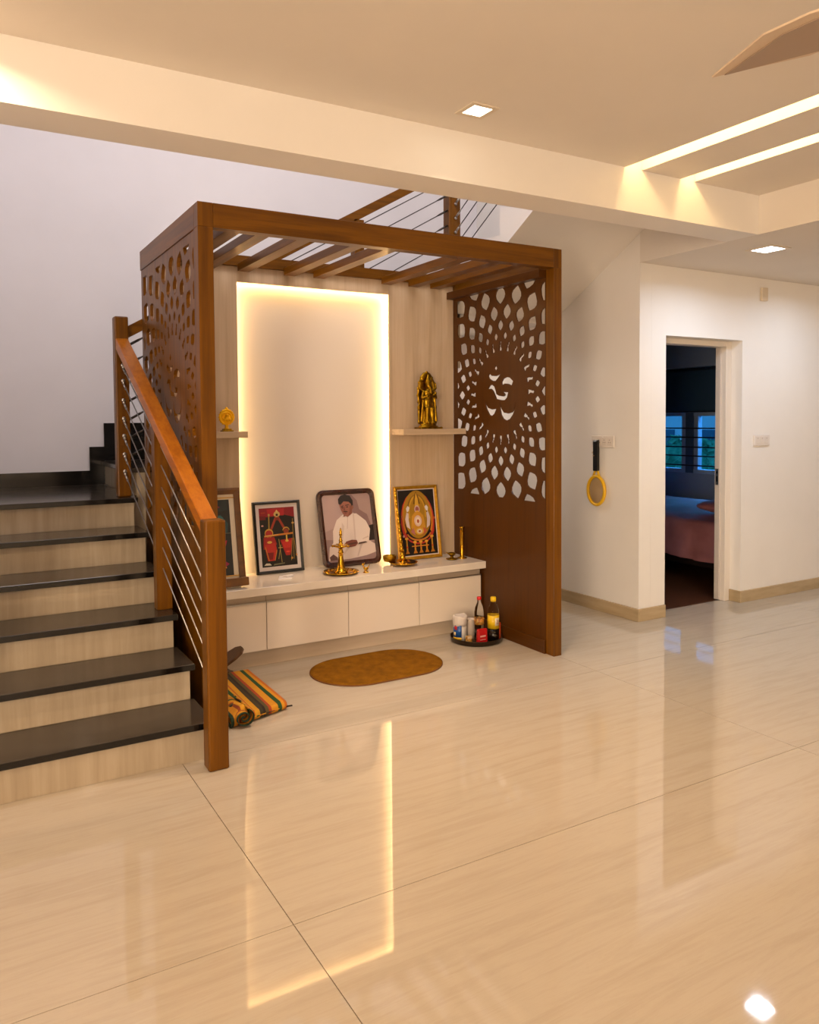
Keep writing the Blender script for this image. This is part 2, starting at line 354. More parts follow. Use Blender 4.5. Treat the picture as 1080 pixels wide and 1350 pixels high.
for k, (x, y, r) in enumerate([(11.0, 8.4, .50), (12.4, 9.9, .58), (10.2, 6.9, .46), (13.4, 11.4, .6)]):
    t = thing('shrub', ['bushy green shrub in the left part of the bedroom window', 'green shrub by the centre post of the bedroom window', 'green shrub in the right part of the bedroom window', 'farther green shrub outside the bedroom window'][k], 'shrub', (x, y, -.2), 'shrubs outside the bedroom window')
    cr = new()
    for i in range(160):
        a, e_ = random.uniform(0, 2*PI), random.uniform(-.3, 1.5); q = r*random.uniform(.75, 1.05)
        c = Vector((x+q*math.cos(a)*math.cos(e_), y+q*math.sin(a)*math.cos(e_), .5+q*math.sin(e_)*.9))
        u = Vector((random.uniform(-1, 1), random.uniform(-1, 1), random.uniform(-1, 1))).normalized(); w = u.orthogonal().normalized()
        s = .13
        cr.faces.new([cr.verts.new(c+u*s), cr.verts.new(c+w*s*.45), cr.verts.new(c-u*s), cr.verts.new(c-w*s*.45)])
    ball(cr, (x, y, .5), r*.78, u=10, v=8)
    obj('foliage', cr, leafm, t, norm=False)
    obj('stem', tube(new(), (x, y, -.2), (x, y, .3), .04, 6), mat('bark', '4a3a2c', .9), t)

# ------------------------------------------------------------------ bed
t = thing('bed', 'double bed under a dusty pink bedspread behind the doorway', 'bed', (6.8, 5.45, 0))
bed_y0, bed_y1, bed_x0, bed_x1 = 4.45, 6.62, 5.90, 7.55
obj('bed_frame', bx((5.95, 4.5, .10), (7.5, 6.55, .30), .01), mat('dark_bed_frame', '1c100a', .5), t)
for x, y in ((6.0, 4.55), (7.4, 4.55), (6.0, 6.45), (7.4, 6.45)): obj('leg', bx((x, y, 0), (x+.06, y+.06, .0995)), bpy.data.materials['dark_bed_frame'], t)
pink = noise_mat('dusty_pink_bedspread', [(.3, '9a6164'), (.7, 'ab7073')], nscale=5, rough=.55)
def cover():
    bm = new(); NX, NY = 18, 40; g = {}
    prof = []                                   # (x, z, t) cross profile: hem -> top -> hem
    for z, x in ((.195, bed_x0-.085), (.26, bed_x0-.075), (.262, bed_x0-.068), (.36, bed_x0-.05), (.45, bed_x0-.03), (.50, bed_x0-.01), (.525, bed_x0+.02)): prof.append((x, z, 1))
    for i in range(1, NX): x = bed_x0+.02+(bed_x1-bed_x0-.04)*i/NX; prof.append((x, .53+.022*math.sin(PI*i/NX), 0))
    for z, x in ((.525, bed_x1-.02), (.45, bed_x1+.02), (.3, bed_x1+.05)): prof.append((x, z, 1))
    rows = []
    for j in range(NY+1):
        y = bed_y0+(bed_y1-bed_y0)*j/NY; row = []
        for x, z, s in prof:
            w = .012*math.sin(y*23)+.008*math.sin(y*41+1)
            if s: xx, zz = x-w*(.55-z)*3*(1 if x < 6.5 else -1), z+(.012*math.sin(y*5) if z < .3 else 0)
            else: xx, zz = x, z+.006*math.sin(y*9+x*4)+.004*math.sin(x*17+y*3)
            row.append(bm.verts.new((xx, y, zz)))
        rows.append(row)
    for a, b in zip(rows, rows[1:]):
        for i in range(len(prof)-1):
            f = bm.faces.new((a[i], a[i+1], b[i+1], b[i])); f.smooth = True
    for row, dy in ((rows[0], -.02), (rows[-1], .02)):       # end drops
        low = [bm.verts.new((v.co.x, v.co.y+dy, min(.25, v.co.z-.002))) for v in row]
        for i in range(len(row)-1):
            if row[i].co.z > .262: bm.faces.new((row[i], row[i+1], low[i+1], low[i]))
    return bm
obj('mattress', bx((5.92, 4.50, .3005), (7.53, 6.56, .505), .02, 2), mat('mattress_cloth', 'c9bfb8', .8), t)
obj('bedspread', cover(), pink, t)
t = thing('pillow', 'dusty pink pillow lying near the bed edge by the door jamb', 'pillow', (6.5, 4.88, .55))
pb = new(); ball(pb, (0, 0, 0), 1, (1, 1, 1), 24, 14)
for v in pb.verts:
    x, y, z = v.co; f = lambda a: math.copysign(abs(a)**.62, a)
    v.co = Vector((6.42+f(x)*.33, 4.86+f(y)*.235, .632+z*.062*(1-.5*(abs(f(x)*f(y))))))
obj('pillow_case', pb, noise_mat('pink_pillow_case', [(.3, '96595c'), (.7, 'a5676a')], nscale=5, rough=.6), t)

# ------------------------------------------------------------------ staircase
st = thing('staircase', 'staircase with black granite treads and beige risers turning at a landing', 'staircase', (.38, 4.2, 0))
R_, T_, YS = .17, .30, 3.35
XL, XR = -.199, .955
for k in range(6):
    y = YS+T_*k
    rs = obj('riser', bx((XL, y+.0015, R_*k+.0005), (XR, y+.016, R_*(k+1)-.0305)), riser_m, st)
    if k < 5:
        tr = obj('tread', bx((XL, y-.025, R_*(k+1)-.030), (XR+.018, y+T_+.001, R_*(k+1)), .003), gran, st)
        obj('nosing', bx((XL, y-.0275, R_*(k+1)-.028), (XR+.018, y-.0251, R_*(k+1)-.002)), gran_edge, tr)
core = new()
for k in range(6):
    y = YS+T_*k
    box(core, (XL, y+.0165, R_*k-.03 if k else .001), (XR-.001, 5.999, R_*(k+1)-.031))
obj('stair_core', core, riser_m, st)
YL = YS+T_*5-.025
ls = obj('landing_slab', bx((XL, YL, .99), (.972, 5.9985, 1.02), .003), gran, st)
obj('nosing', bx((XL, YL-.0025, .992), (.972, YL-.0001, 1.018)), gran_edge, ls)
obj('landing_joint', bx((XL, 5.42, 1.0201), (.962, 5.4215, 1.0204)), mat('granite_joint', '4a4540', .5), st)
# second flight running right behind the prayer unit
X2 = .98; YF = 4.975
fl2 = new()
for k in range(8):
    x = X2+T_*k; z = 1.02+R_*k
    if k: obj('riser', bx((x, YF, z+.0005), (x+.015, 5.98, z+R_-.0305)), riser_m, st)
    else: obj('riser', bx((x, YF, z+.0005), (x+.015, 5.98, z+R_-.0305)), riser_m, st)
    if k < 7: obj('tread', bx((x-.025, YF-.02, z+R_-.030), (x+T_+.0005, 5.98, z+R_), .003), gran, st)
    box(fl2, (x+.016, YF, max(1.0, z-.35)), (x+T_+.016, 5.98, z+R_-.031))
obj('flight_core', fl2, riser_m, st)
obj('landing_slab', bx((X2+T_*7-.025, YF-.02, 2.35), (4.289, 5.998, 2.38), .003), gran, st)
obj('landing_core', bx((X2+T_*7+.02, YF, 2.24), (4.289, 5.998, 2.349)), paint, st)
obj('flight_apron', bx((X2-.0005, YF+.0, .001), (X2+.12, 5.98, 1.0)), riser_m, st)
# skirting of landing and second flight
s = new(); box(s, (XL, 5.985, 1.0205), (.879, 5.999, 1.123)); box(s, (.8795, 5.985, 1.0205), (.9795, 5.999, 1.292))
for k in range(1, 8): box(s, (X2+T_*(k-1), 5.985, 1.021+R_*k), (X2+T_*k-.001, 5.999, 1.292+R_*k))
for k in range(8): box(s, (X2+T_*k-.101, 5.9845, 1.292+R_*(k-1)), (X2+T_*k-.001, 5.9989, 1.292+R_*k))
obj('stair_skirting', s, gran_edge, st)
# third flight: sloping soffit rising toward the camera
F3X = 3.285; a3 = .568
def zs(y): return 2.80+(3.986-y)*a3
sf = new(); ya, yb_ = 4.93, 3.302
pts = [(F3X, ya, zs(ya)), (F3X, yb_, zs(yb_))]
n3 = 5
top = []
for k in range(n3+1):
    y = ya-.30*k; z = 2.38+R_*k
    top += [(F3X, y, z), (F3X, y, z+R_)]
top = [(F3X, max(y, yb_), z) for _, y, z in top if y > yb_-.3]
poly = pts+top[::-1]
extr(sf, poly, (4.288-F3X, 0, 0))
obj('upper_flight', sf, paint, st)

# ------------------------------------------------------------------ railings
rl = thing('stair_railing', 'teak stair railing with steel cables along the lower flight', 'railing', (.95, 3.25, 0))
def newel(a, b, m=wood_z, par=rl, cap=.008):
    return obj('newel_post', bx(a, b, cap, 2), m, par)
newel((.912, 3.205, .0), (1.000, 3.287, 1.058))
newel((.876, 4.905, 1.0205), (.955, 4.985, 2.098))
obj('middle_post', hexa(new(), [(.903, 4.055, .5105), (.979, 4.055, .5105), (.979, 4.125, .5105), (.903, 4.125, .5105), (.903, 4.055, 1.418), (.979, 4.055, 1.418), (.979, 4.125, 1.458), (.903, 4.125, 1.458)], bev=.002), wood_z, rl)
def slab(a, b, w0, w1, h, name, par, m, bev=.004):
    """rectangular rail from a to b (centre of top face ends), horizontal half widths, vertical height h, running along y"""
    (x0, y0, z0), (x1, y1, z1) = a, b
    bm = hexa(new(), [(x0-w0, y0, z0-h), (x0+w0, y0, z0-h), (x1+w1, y1, z1-h), (x1-w1, y1, z1-h), (x0-w0, y0, z0), (x0+w0, y0, z0), (x1+w1, y1, z1), (x1-w1, y1, z1)], bev=bev)
    return obj(name, bm, m, par)
slab((.955, 3.270, 1.045), (.916, 4.906, 1.968), .034, .036, .068, 'handrail', rl, rail_wood)
zu = [1.793, 1.701, 1.585, 1.475, 1.372, 1.262, 1.159]; zl = [.94, .837, .727, .622, .525, .433, .324]
cu, fu = None, None
for a, b in zip(zu, zl):
    dz = (a-b)/(4.905-3.287)
    c = tube(new(), (.951, 3.286, b), (.918, 4.903, a), .0035, 8)
    cc = obj('cable', c, steel, rl)
    ft = new(); tube(ft, (.919, 4.850, a-.055*dz), (.918, 4.906, a), .0065, 8); tube(ft, (.9185, 4.84, a-.065*dz), (.9186, 4.82, a-.085*dz), .0065, 8, r2=.0035)
    lathe(ft, (.918, 4.9045, a+.014), [(.003, -.002), (.012, -.002), (.012, .0), (.003, .0)], 10, axis='Y')
    ball(ft, (.918, 4.895, a+.0), .010, u=8, v=6)
    obj('cable_fitting', ft, steel, cc)
# upper railing along the second flight
r2 = thing('upper_stair_railing', 'dark teak stair railing rising behind and above the prayer frame', 'railing', (2.5, 4.97, 1.19))
ax, az, bx_, bz = .955, 2.047, 3.29, 3.372
def rail_x(x0, z0, x1, z1, y0, y1, h, name, par, m):
    bm = hexa(new(), [(x0, y0, z0-h), (x1, y0, z1-h), (x1, y1, z1-h), (x0, y1, z0-h), (x0, y0, z0), (x1, y0, z1), (x1, y1, z1), (x0, y1, z0)], bev=.003)
    return obj(name, bm, m, par)
rail_x(.956, 2.045, 3.283, 2.045+.5697*(3.283-.956), 4.955, 5.02, .072, 'handrail', r2, wood_x)
zt = 2.045+.5697*(2.535-.956)
obj('post', bx((2.498, 4.955, 2.0405), (2.572, 5.02, zt-.072)), wood_z, r2)
obj('newel_post', bx((3.284, 4.945, 2.3805), (3.386, 5.03, 3.46), .005), wood_z, r2)
for k in range(7):
    z0 = 1.93-.112*k; z1 = z0+.5697*(3.283-.956)
    c = obj('cable', tube(new(), (.956, 4.97, z0), (3.284, 4.97, z1), .0035, 8), darksteel, r2)
    for x, z, s in ((.958, z0, 1), (3.283, z1, -1)):
        ft = new(); tube(ft, (x, 4.97, z), (x+.065*s, 4.97, z+.037*s), .0075, 8); tube(ft, (x+.065*s, 4.97, z+.037*s), (x+.095*s, 4.97, z+.054*s), .0075, 8, r2=.0035)
        obj('cable_fitting', ft, darksteel, c)
r3 = thing('top_stair_railing', 'steel railing cables rising right of the upper newel post', 'railing', (3.33, 4.4, 2.6))
rail3 = hexa(new(), [(3.30, 4.944, 3.30), (3.37, 4.944, 3.30), (3.37, 3.35, 4.21), (3.30, 3.35, 4.21), (3.30, 4.944, 3.37), (3.37, 4.944, 3.37), (3.37, 3.35, 4.28), (3.30, 3.35, 4.28)])
obj('handrail', rail3, wood_y, r3)
obj('post', bx((3.30, 3.36, 3.4005), (3.37, 3.43, 4.16)), wood_z, r3)
for k in range(6):
    z0 = 3.185-.105*k
    c = obj('cable', tube(new(), (3.335, 4.946, z0), (3.335, 3.431, z0+.863), .0035, 8), darksteel, r3)
    ft = new(); tube(ft, (3.335, 4.944, z0), (3.335, 4.89, z0+.031), .0075, 8); tube(ft, (3.335, 4.89, z0+.031), (3.335, 4.86, z0+.048), .0075, 8, r2=.0035)
    ball(ft, (3.335, 4.938, z0), .012, u=8, v=6)
    obj('cable_fitting', ft, steel, c)

# ------------------------------------------------------------------ prayer frame (pergola)
pg = thing('prayer_pergola', 'teak prayer alcove frame with slatted top and two carved side screens', 'pergola', (2.155, 4.3, 0))
PX0, PX1, PYF, PYB, PT = 1.040, 3.271, 3.691, 4.958, 2.500
obj('post', bx((PX0, PYF, 0), (PX0+.073, PYF+.073, 2.385), .0015), wood_z, pg)
obj('post', bx((PX1-.062, PYF, 0), (PX1, PYF+.073, 2.385), .0015), wood_z, pg)
obj('corner_block', bx((PX0, PYF, 2.3855), (PX0+.073, PYF+.065, PT), .0015), wood_z, pg)
obj('corner_block', bx((PX1-.062, PYF, 2.3855), (PX1, PYF+.065, PT), .0015), wood_z, pg)
obj('front_beam', bx((PX0+.0735, PYF, 2.3855), (PX1-.0625, PYF+.065, PT), .0015), wood_x, pg)
obj('side_beam', bx((PX0, PYF+.0655, 2.3855), (PX0+.06, PYB, PT), .0015), wood_y, pg)
obj('side_beam', bx((PX1-.06, PYF+.0655, 2.3855), (PX1, PYB, PT), .0015), wood_y, pg)
obj('back_beam', bx((PX0+.0605, 4.765, 2.4335), (PX1-.0605, 4.83, PT), .0015), wood_x, pg)
for x in (1.245, 1.400, 1.625, 1.930, 2.135, 2.640, 2.855, 3.035):
    obj('slat', bx((x-.038, PYF+.0655, 2.400), (x+.038, 4.7645, 2.446), .0015), wood_y, pg)
obj('top_rail', bx((3.150, PYF+.0735, 2.335), (3.209, 4.785, 2.385), .0015), dwood_y, pg)
# carved screens
C_Y, C_Z = 4.226, 1.6425
OM = [
 [(0.05, 0.192), (0.034, 0.168), (0.052, 0.151), (0.069, 0.170)],
 [(0.121, 0.14), (0.095, 0.121), (0.052, 0.117), (-0.002, 0.128), (0.024, 0.105), (0.053, 0.085), (0.09, 0.087), (0.124, 0.103), (0.138, 0.122)],
 [(-0.013, 0.075), (-0.031, 0.095), (-0.067, 0.105), (-0.103, 0.099), (-0.137, 0.075), (-0.121, 0.046), (-0.085, 0.059), (-0.049, 0.063), (-0.017, 0.052)],
 [(0.141, 0.034), (0.119, 0.056), (0.095, 0.062), (0.067, 0.048), (0.053, 0.022), (0.044, -0.004), (0.016, -0.016), (-0.031, -0.022), (-0.049, -0.015), (-0.044, -0.004), (-0.026, 0.008), (-0.085, 0.003), (-0.072, -0.03), (-0.049, -0.046), (-0.012, -0.046), (0.048, -0.036), (0.062, -0.012), (0.081, 0.017), (0.105, 0.034)],
 [(0.174, -0.030), (0.161, -0.07), (0.135, -0.096), (0.091, -0.107), (0.044, -0.103), (0.068, -0.137), (0.096, -0.151), (0.125, -0.142), (0.154, -0.107), (0.172, -0.07)],
 [(0.002, -0.056), (-0.004, -0.075), (-0.012, -0.104), (-0.039, -0.13), (-0.085, -0.136), (-0.125, -0.128), (-0.150, -0.105), (-0.163, -.055), (-0.158, -.105), (-0.134, -0.143), (-0.103, -0.172), (-0.066, -0.183), (-0.03, -0.169), (-0.007, -0.143), (0.005, -0.104)]]
def clip(poly, lo, hi, ax, keep_low):
    out = []
    for i in range(len(poly)):
        a, b = poly[i], poly[(i+1) % len(poly)]; v = hi if keep_low else lo
        ina = (a[ax] <= v) if keep_low else (a[ax] >= v); inb = (b[ax] <= v) if keep_low else (b[ax] >= v)
        if ina: out.append(a)
        if ina != inb:
            t_ = (v-a[ax])/(b[ax]-a[ax]); out.append((a[0]+t_*(b[0]-a[0]), a[1]+t_*(b[1]-a[1])))
    return out
def parea(p): return abs(sum(p[i][0]*p[(i+1) % len(p)][1]-p[(i+1) % len(p)][0]*p[i][1] for i in range(len(p))))/2
RINGS = [(.317, .033, .015, 0), (.383, .027, .021, 1), (.453, .038, .031, 0), (.541, .052, .044, 1), (.654, .063, .055, 0), (.778, .072, .066, 1), (.918, .078, .074, 0)]
def petal(r, h, w, k, phase):
    a = math.radians(15*k+7.5*phase)
    if r < .33:
        s = [(0, 1), (.55, .75), (.35, .3), (.9, .1), (.7, -.1), (1, -.6), (.9, -1), (-.9, -1), (-1, -.6), (-.35, -.1), (-.55, .2), (-.8, .75)]
    else:
        s = [(0, 1), (.42, .72), (.86, .34), (1, -.02), (.88, -.36), (.46, -.74), (0, -1), (-.46, -.74), (-.88, -.36), (-1, -.02), (-.86, .34), (-.42, .72)]
    out = []
    for u, v in s:
        ru = r+v*h; tu = u*w
        out.append((math.sin(a)*ru+math.cos(a)*tu, math.cos(a)*ru-math.sin(a)*tu))
    return out
def screen(name, x0, x1, m, ylo, yhi, zlo, zhi, top):
    from mathutils.geometry import delaunay_2d_cdt
    holes = []
    yl, yh = PYF+.0735-C_Y, 4.785-C_Y if x0 > 2 else PYB-.001-C_Y
    outer = [(yl, .0005-C_Z), (yh, .0005-C_Z), (yh, top-C_Z), (yl, top-C_Z)]
    holes += OM
    for r, h, w, ph in RINGS:
        for k in range(24):
            p = petal(r, h, w, k, ph)
            p = clip(p, ylo-C_Y, yhi-C_Y, 0, True); p = p and clip(p, ylo-C_Y, yhi-C_Y, 0, False)
            p = p and clip(p, zlo-C_Z, zhi-C_Z, 1, True); p = p and clip(p, zlo-C_Z, zhi-C_Z, 1, False)
            if p and len(p) > 2 and parea(p) > .00012: holes.append(p)
    V = []; Ed = []
    for p in [outer]+holes:
        n0 = len(V); V += [Vector(q) for q in p]; Ed += [(n0+i, n0+(i+1) % len(p)) for i in range(len(p))]
    vo, eo, fo, *_ = delaunay_2d_cdt(V, Ed, [], 1, 1e-5)
    def inside(p, c):
        k = False; x_, y_ = c
        for i in range(len(p)):
            (ax_, ay_), (bx2, by2) = p[i], p[i-1]
            if (ay_ > y_) != (by2 > y_) and x_ < (bx2-ax_)*(y_-ay_)/(by2-ay_)+ax_: k = not k
        return k
    boxes = [(min(q[0] for q in p), max(q[0] for q in p), min(q[1] for q in p), max(q[1] for q in p), p) for p in holes]
    bm = new(); T = (x1-x0)
    A = [bm.verts.new((x0-pg.location.x, v[0]+C_Y-pg.location.y, v[1]+C_Z)) for v in vo]
    B = [bm.verts.new((x1-pg.location.x, v[0]+C_Y-pg.location.y, v[1]+C_Z)) for v in vo]
    cnt = {}
    for f in fo:
        c = (sum(vo[i][0] for i in f)/len(f), sum(vo[i][1] for i in f)/len(f))
        if any(b[0] <= c[0] <= b[1] and b[2] <= c[1] <= b[3] and inside(b[4], c) for b in boxes): continue
        bm.faces.new([A[i] for i in f]); bm.faces.new([B[i] for i in f][::-1])
        for i in range(len(f)):
            a_, b_ = f[i], f[(i+1) % len(f)]
            if (b_, a_) in cnt: del cnt[(b_, a_)]
            else: cnt[(a_, b_)] = 1
    for a_, b_ in cnt: bm.faces.new((A[a_], B[a_], B[b_], A[b_]))
    bmesh.ops.delete(bm, geom=[v for v in bm.verts if not v.link_faces], context='VERTS')
    bmesh.ops.recalc_face_normals(bm, faces=bm.faces)
    me = bpy.data.meshes.new(name); bm.to_mesh(me); bm.free()
    me.name = name; me.materials.clear(); me.materials.append(m)
    o = bpy.data.objects.new(name, me); COL.objects.link(o); o.parent = pg
    return o
sc1 = screen('carved_screen', 1.046, 1.064, wood_z, 3.790, 4.905, .945, 2.338, 2.385)
sc2 = screen('carved_screen', 3.207, 3.217, dwood_z, 3.772, 4.741, .945, 2.338, 2.385)
sc2['label'] = 'right carved screen with pierced rosette and symbol'
obj('bottom_rail', bx((3.196, PYF+.0735, .0005), (3.2065, 4.46, .085), .001), dwood_y, pg)
obj('outer_skin', bx((3.2175, PYF+.0735, .0005), (3.236, 4.785, .93)), dwood_z, pg)

# ------------------------------------------------------------------ back partition with lit niche
NX0, NX1, NZ0, NZ1 = 1.588, 2.675, .442, 2.338
bp_ = thing('niche_partition', 'beige wood-grain back panel of the prayer alcove with a glowing recess', 'wall panel', (2.155, 4.87, 0))
YW, YN = 4.790, 4.850
obj('laminate_panel', bx((1.101, YW, 0), (NX0, YW+.018, 2.433)), lam_z, bp_)
obj('laminate_panel', bx((NX1, YW, 0), (PX1-.062, YW+.018, 2.433)), lam_z, bp_)
obj('laminate_panel', bx((NX0+.0005, YW, NZ1), (NX1-.0005, YW+.018, 2.433)), lam_z, bp_)
obj('niche_back', bx((1.09, YN, 0), (PX1-.065, YN+.05, 2.433)), niche_m, bp_)
obj('niche_core', box(box(box(new(), (1.101, YW+.0185, 0), (NX0-.06, YN-.0005, 2.433)), (NX1+.06, YW+.0185, 0), (PX1-.066, YN-.0005, 2.433)), (NX0-.0595, YW+.0185, NZ1+.06), (NX1+.0595, YN-.0005, 2.433)), lam_z, bp_)
L1 = obj('led_strip', bx((NX0-.032, YW+.0185, .4885), (NX0-.026, YN-.012, NZ1+.02)), ledm, bp_)
L2 = obj('led_strip', bx((NX1+.014, YW+.0185, .4885), (NX1+.020, YN-.012, NZ1+.02)), ledm, bp_)
L3 = obj('led_strip', bx((NX0-.012, YW+.0185, NZ1+.020), (NX1+.012, YN-.012, NZ1+.026)), ledm, bp_)

# shelves
sL = thing('wall_shelf', 'short beige floating shelf left of the glowing recess', 'shelf', (1.35, 4.7, 1.365), 'floating shelves')
obj('shelf_board', bx((1.1145, 4.615, 1.368), (1.587, YW-.0005, 1.406), .001), lam_x, sL)
sR = thing('wall_shelf', 'beige floating shelf right of the glowing recess holding a brass statue', 'shelf', (2.94, 4.7, 1.365), 'floating shelves')
obj('shelf_board', bx((2.690, 4.625, 1.366), (3.2055, YW-.0005, 1.405), .001), lam_x, sR)

# ------------------------------------------------------------------ low cabinet
cbn = thing('low_cabinet', 'long low ivory cabinet with four fronts under the prayer countertop', 'cabinet', (2.2, 4.6, 0))
obj('carcass', bx((1.12, 4.452, .095), (3.195, 4.7895, .4395)), gloss_white, cbn)
obj('plinth', bx((1.12, 4.485, 0), (3.195, 4.7895, .0945)), noise_mat('pale_travertine_plinth', [(.3, 'bfae9a'), (.7, 'cbbba8')], scale=(1.5, 12, 12), nscale=1.5, detail=6, rough=.15), cbn)
jx = [1.12, 1.622, 2.166, 2.690, 3.194]
for i in range(4):
    a, b = jx[i]+.002, jx[i+1]-.002
    d = obj('cabinet_front', bx((a, 4.432, .103), (b, 4.4515, .388), .0015), ivory, cbn)
    h = new()
    box(h, (a, 4.432, .3885), (b, 4.4515, .393)); box(h, (a, 4.446, .393), (b, 4.4515, .436))
    obj('handle_profile', h, mat('aluminium_profile', 'b9aa98', .3, .15) if i == 0 else bpy.data.materials['aluminium_profile'], d)
    obj('chrome_lip', bx((a, 4.4265, .3885), (b, 4.4315, .3965), .001), steel, d)
ct = tag(obj('countertop', bx((1.1145, 4.390, .440), (3.2055, YN-.0005, .488), .0015), counter_m), 'glossy ivory stone countertop carrying the framed pictures and brass lamps', 'countertop')
# the part of the top inside the recess is part of the same slab; keep the slab clear of the laminate
ct_me = ct.data
# ------------------------------------------------------------------ framed pictures
def flat(name, col, rough=.35): 
    return mat(name, col, rough)
def picture(name, label, base, w, h, lean, bw, fmat, art, depth=.022, mount=None, matw=0, rz=0, corner=0, glassy=True, extra=None):
    """base: world point of bottom centre of the FRONT face; picture local: x right, z up, y back"""
    base = (base[0], base[1], base[2]+(depth if not extra else .036)*math.sin(lean)+.0006)
    t = thing(name, label, 'picture frame', base, 'framed pictures on the prayer countertop', (-lean, 0, rz))
    def ring(bm, w, h, b, y0, y1, rad):
        if rad:
            def rr(hw, z0, z1, r):
                p = []
                for cx, cz, a0 in ((hw-r, z0+r, -90), (hw-r, z1-r, 0), (-hw+r, z1-r, 90), (-hw+r, z0+r, 180)):
                    for k in range(6):
                        a = math.radians(a0+18*k); p.append((cx+r*math.cos(a), cz+r*math.sin(a)))
                return p
            o_ = rr(w/2, 0, h, rad); i_ = rr(w/2-b, b, h-b, rad*.55)
            ridge = rr(w/2-b*.45, b*.45, h-b*.45, rad*.8)
            L_ = [[(x, y1, z) for x, z in o_], [(x, y0+.006, z) for x, z in o_], [(x, y0, z) for x, z in ridge], [(x, y0+.008, z) for x, z in i_], [(x, y1-.002, z) for x, z in i_]]
            vs = [[bm.verts.new(p) for p in l] for l in L_]; n = len(o_)
            for A, B in zip(vs, vs[1:]):
                for i in range(n): bm.faces.new((A[i], A[(i+1) % n], B[(i+1) % n], B[i]))
        else:
            o_ = [(-w/2, 0), (w/2, 0), (w/2, h), (-w/2, h)]; i_ = [(-w/2+b, b), (w/2-b, b), (w/2-b, h-b), (-w/2+b, h-b)]
            m_ = [(-w/2+b*.35, b*.35), (w/2-b*.35, b*.35), (w/2-b*.35, h-b*.35), (-w/2+b*.35, h-b*.35)]
            L_ = [[(x, y1, z) for x, z in o_], [(x, y0+.004, z) for x, z in o_], [(x, y0, z) for x, z in m_], [(x, y0+.005, z) for x, z in i_], [(x, y1-.002, z) for x, z in i_]]
            vs = [[bm.verts.new(p) for p in l] for l in L_]
            for A, B in zip(vs, vs[1:]):
                for i in range(4): bm.faces.new((A[i], A[(i+1) % 4], B[(i+1) % 4], B[i]))
    f = new(); ring(f, w, h, bw, 0, depth, corner); obj('frame', f, fmat, t, local=True)
    obj('backing', box(new(), (-w/2+.004+corner*.3, depth-.004, .004+corner*.3), (w/2-.004-corner*.3, depth-.0005, h-.004-corner*.3)), mat('backing_board', '7a6248', .8), t, local=True)
    iw, ih = w-2*bw, h-2*bw
    if mount:
        obj('mount', box(new(), (-iw/2, .0125, bw), (iw/2, .0145, h-bw)), mount, t, local=True)
        iw -= 2*matw; ih -= 2*matw
    z0 = (h-ih)/2; bm = new(); mats = []; idx = {}
    pw, ph = iw/2, ih
    y = .0122
    for li, (col, pts) in enumerate(art):
        if col not in idx: idx[col] = len(mats); mats.append(flat('print_'+col, col))
        yy = y-.00022*li
        for pp_ in (pts if isinstance(pts[0], list) else [pts]):
            vs = [bm.verts.new((min(1, max(0, u))*iw-pw, yy, z0+min(1, max(0, v))*ih)) for u, v in pp_]
            fc = bm.faces.new(vs); fc.material_index = idx[col]
            fc.normal_update()
            if fc.normal.y > 0: fc.normal_flip()
    bmesh.ops.triangulate(bm, faces=bm.faces)
    obj('print', bm, mats, t, local=True, norm=False)
    if extra: extra(t)
    return t
def ell(cx, cy, rx, ry, n=20, a0=0, a1=360): return [(cx+rx*math.cos(math.radians(a0+(a1-a0)*i/n)), cy+ry*math.sin(math.radians(a0+(a1-a0)*i/n))) for i in range(n if a1-a0 == 360 else n+1)]
FULL = [(0, 0), (1, 0), (1, 1), (0, 1)]
def arc(cx, cy, rx, ry, t_, a0, a1, n=14):
    o_ = [(cx+rx*math.cos(math.radians(a0+(a1-a0)*i/n)), cy+ry*math.sin(math.radians(a0+(a1-a0)*i/n))) for i in range(n+1)]
    i_ = [(cx+(rx-t_)*math.cos(math.radians(a0+(a1-a0)*i/n)), cy+(ry-t_)*math.sin(math.radians(a0+(a1-a0)*i/n))) for i in range(n+1)]
    return [[o_[i], o_[i+1], i_[i+1], i_[i]] for i in range(n)]
def line(a, b, w):
    dx, dy = b[0]-a[0], b[1]-a[1]; l = math.hypot(dx, dy); nx, ny = -dy/l*w/2, dx/l*w/2
    return [(a[0]+nx, a[1]+ny), (a[0]-nx, a[1]-ny), (b[0]-nx, b[1]-ny), (b[0]+nx, b[1]+ny)]
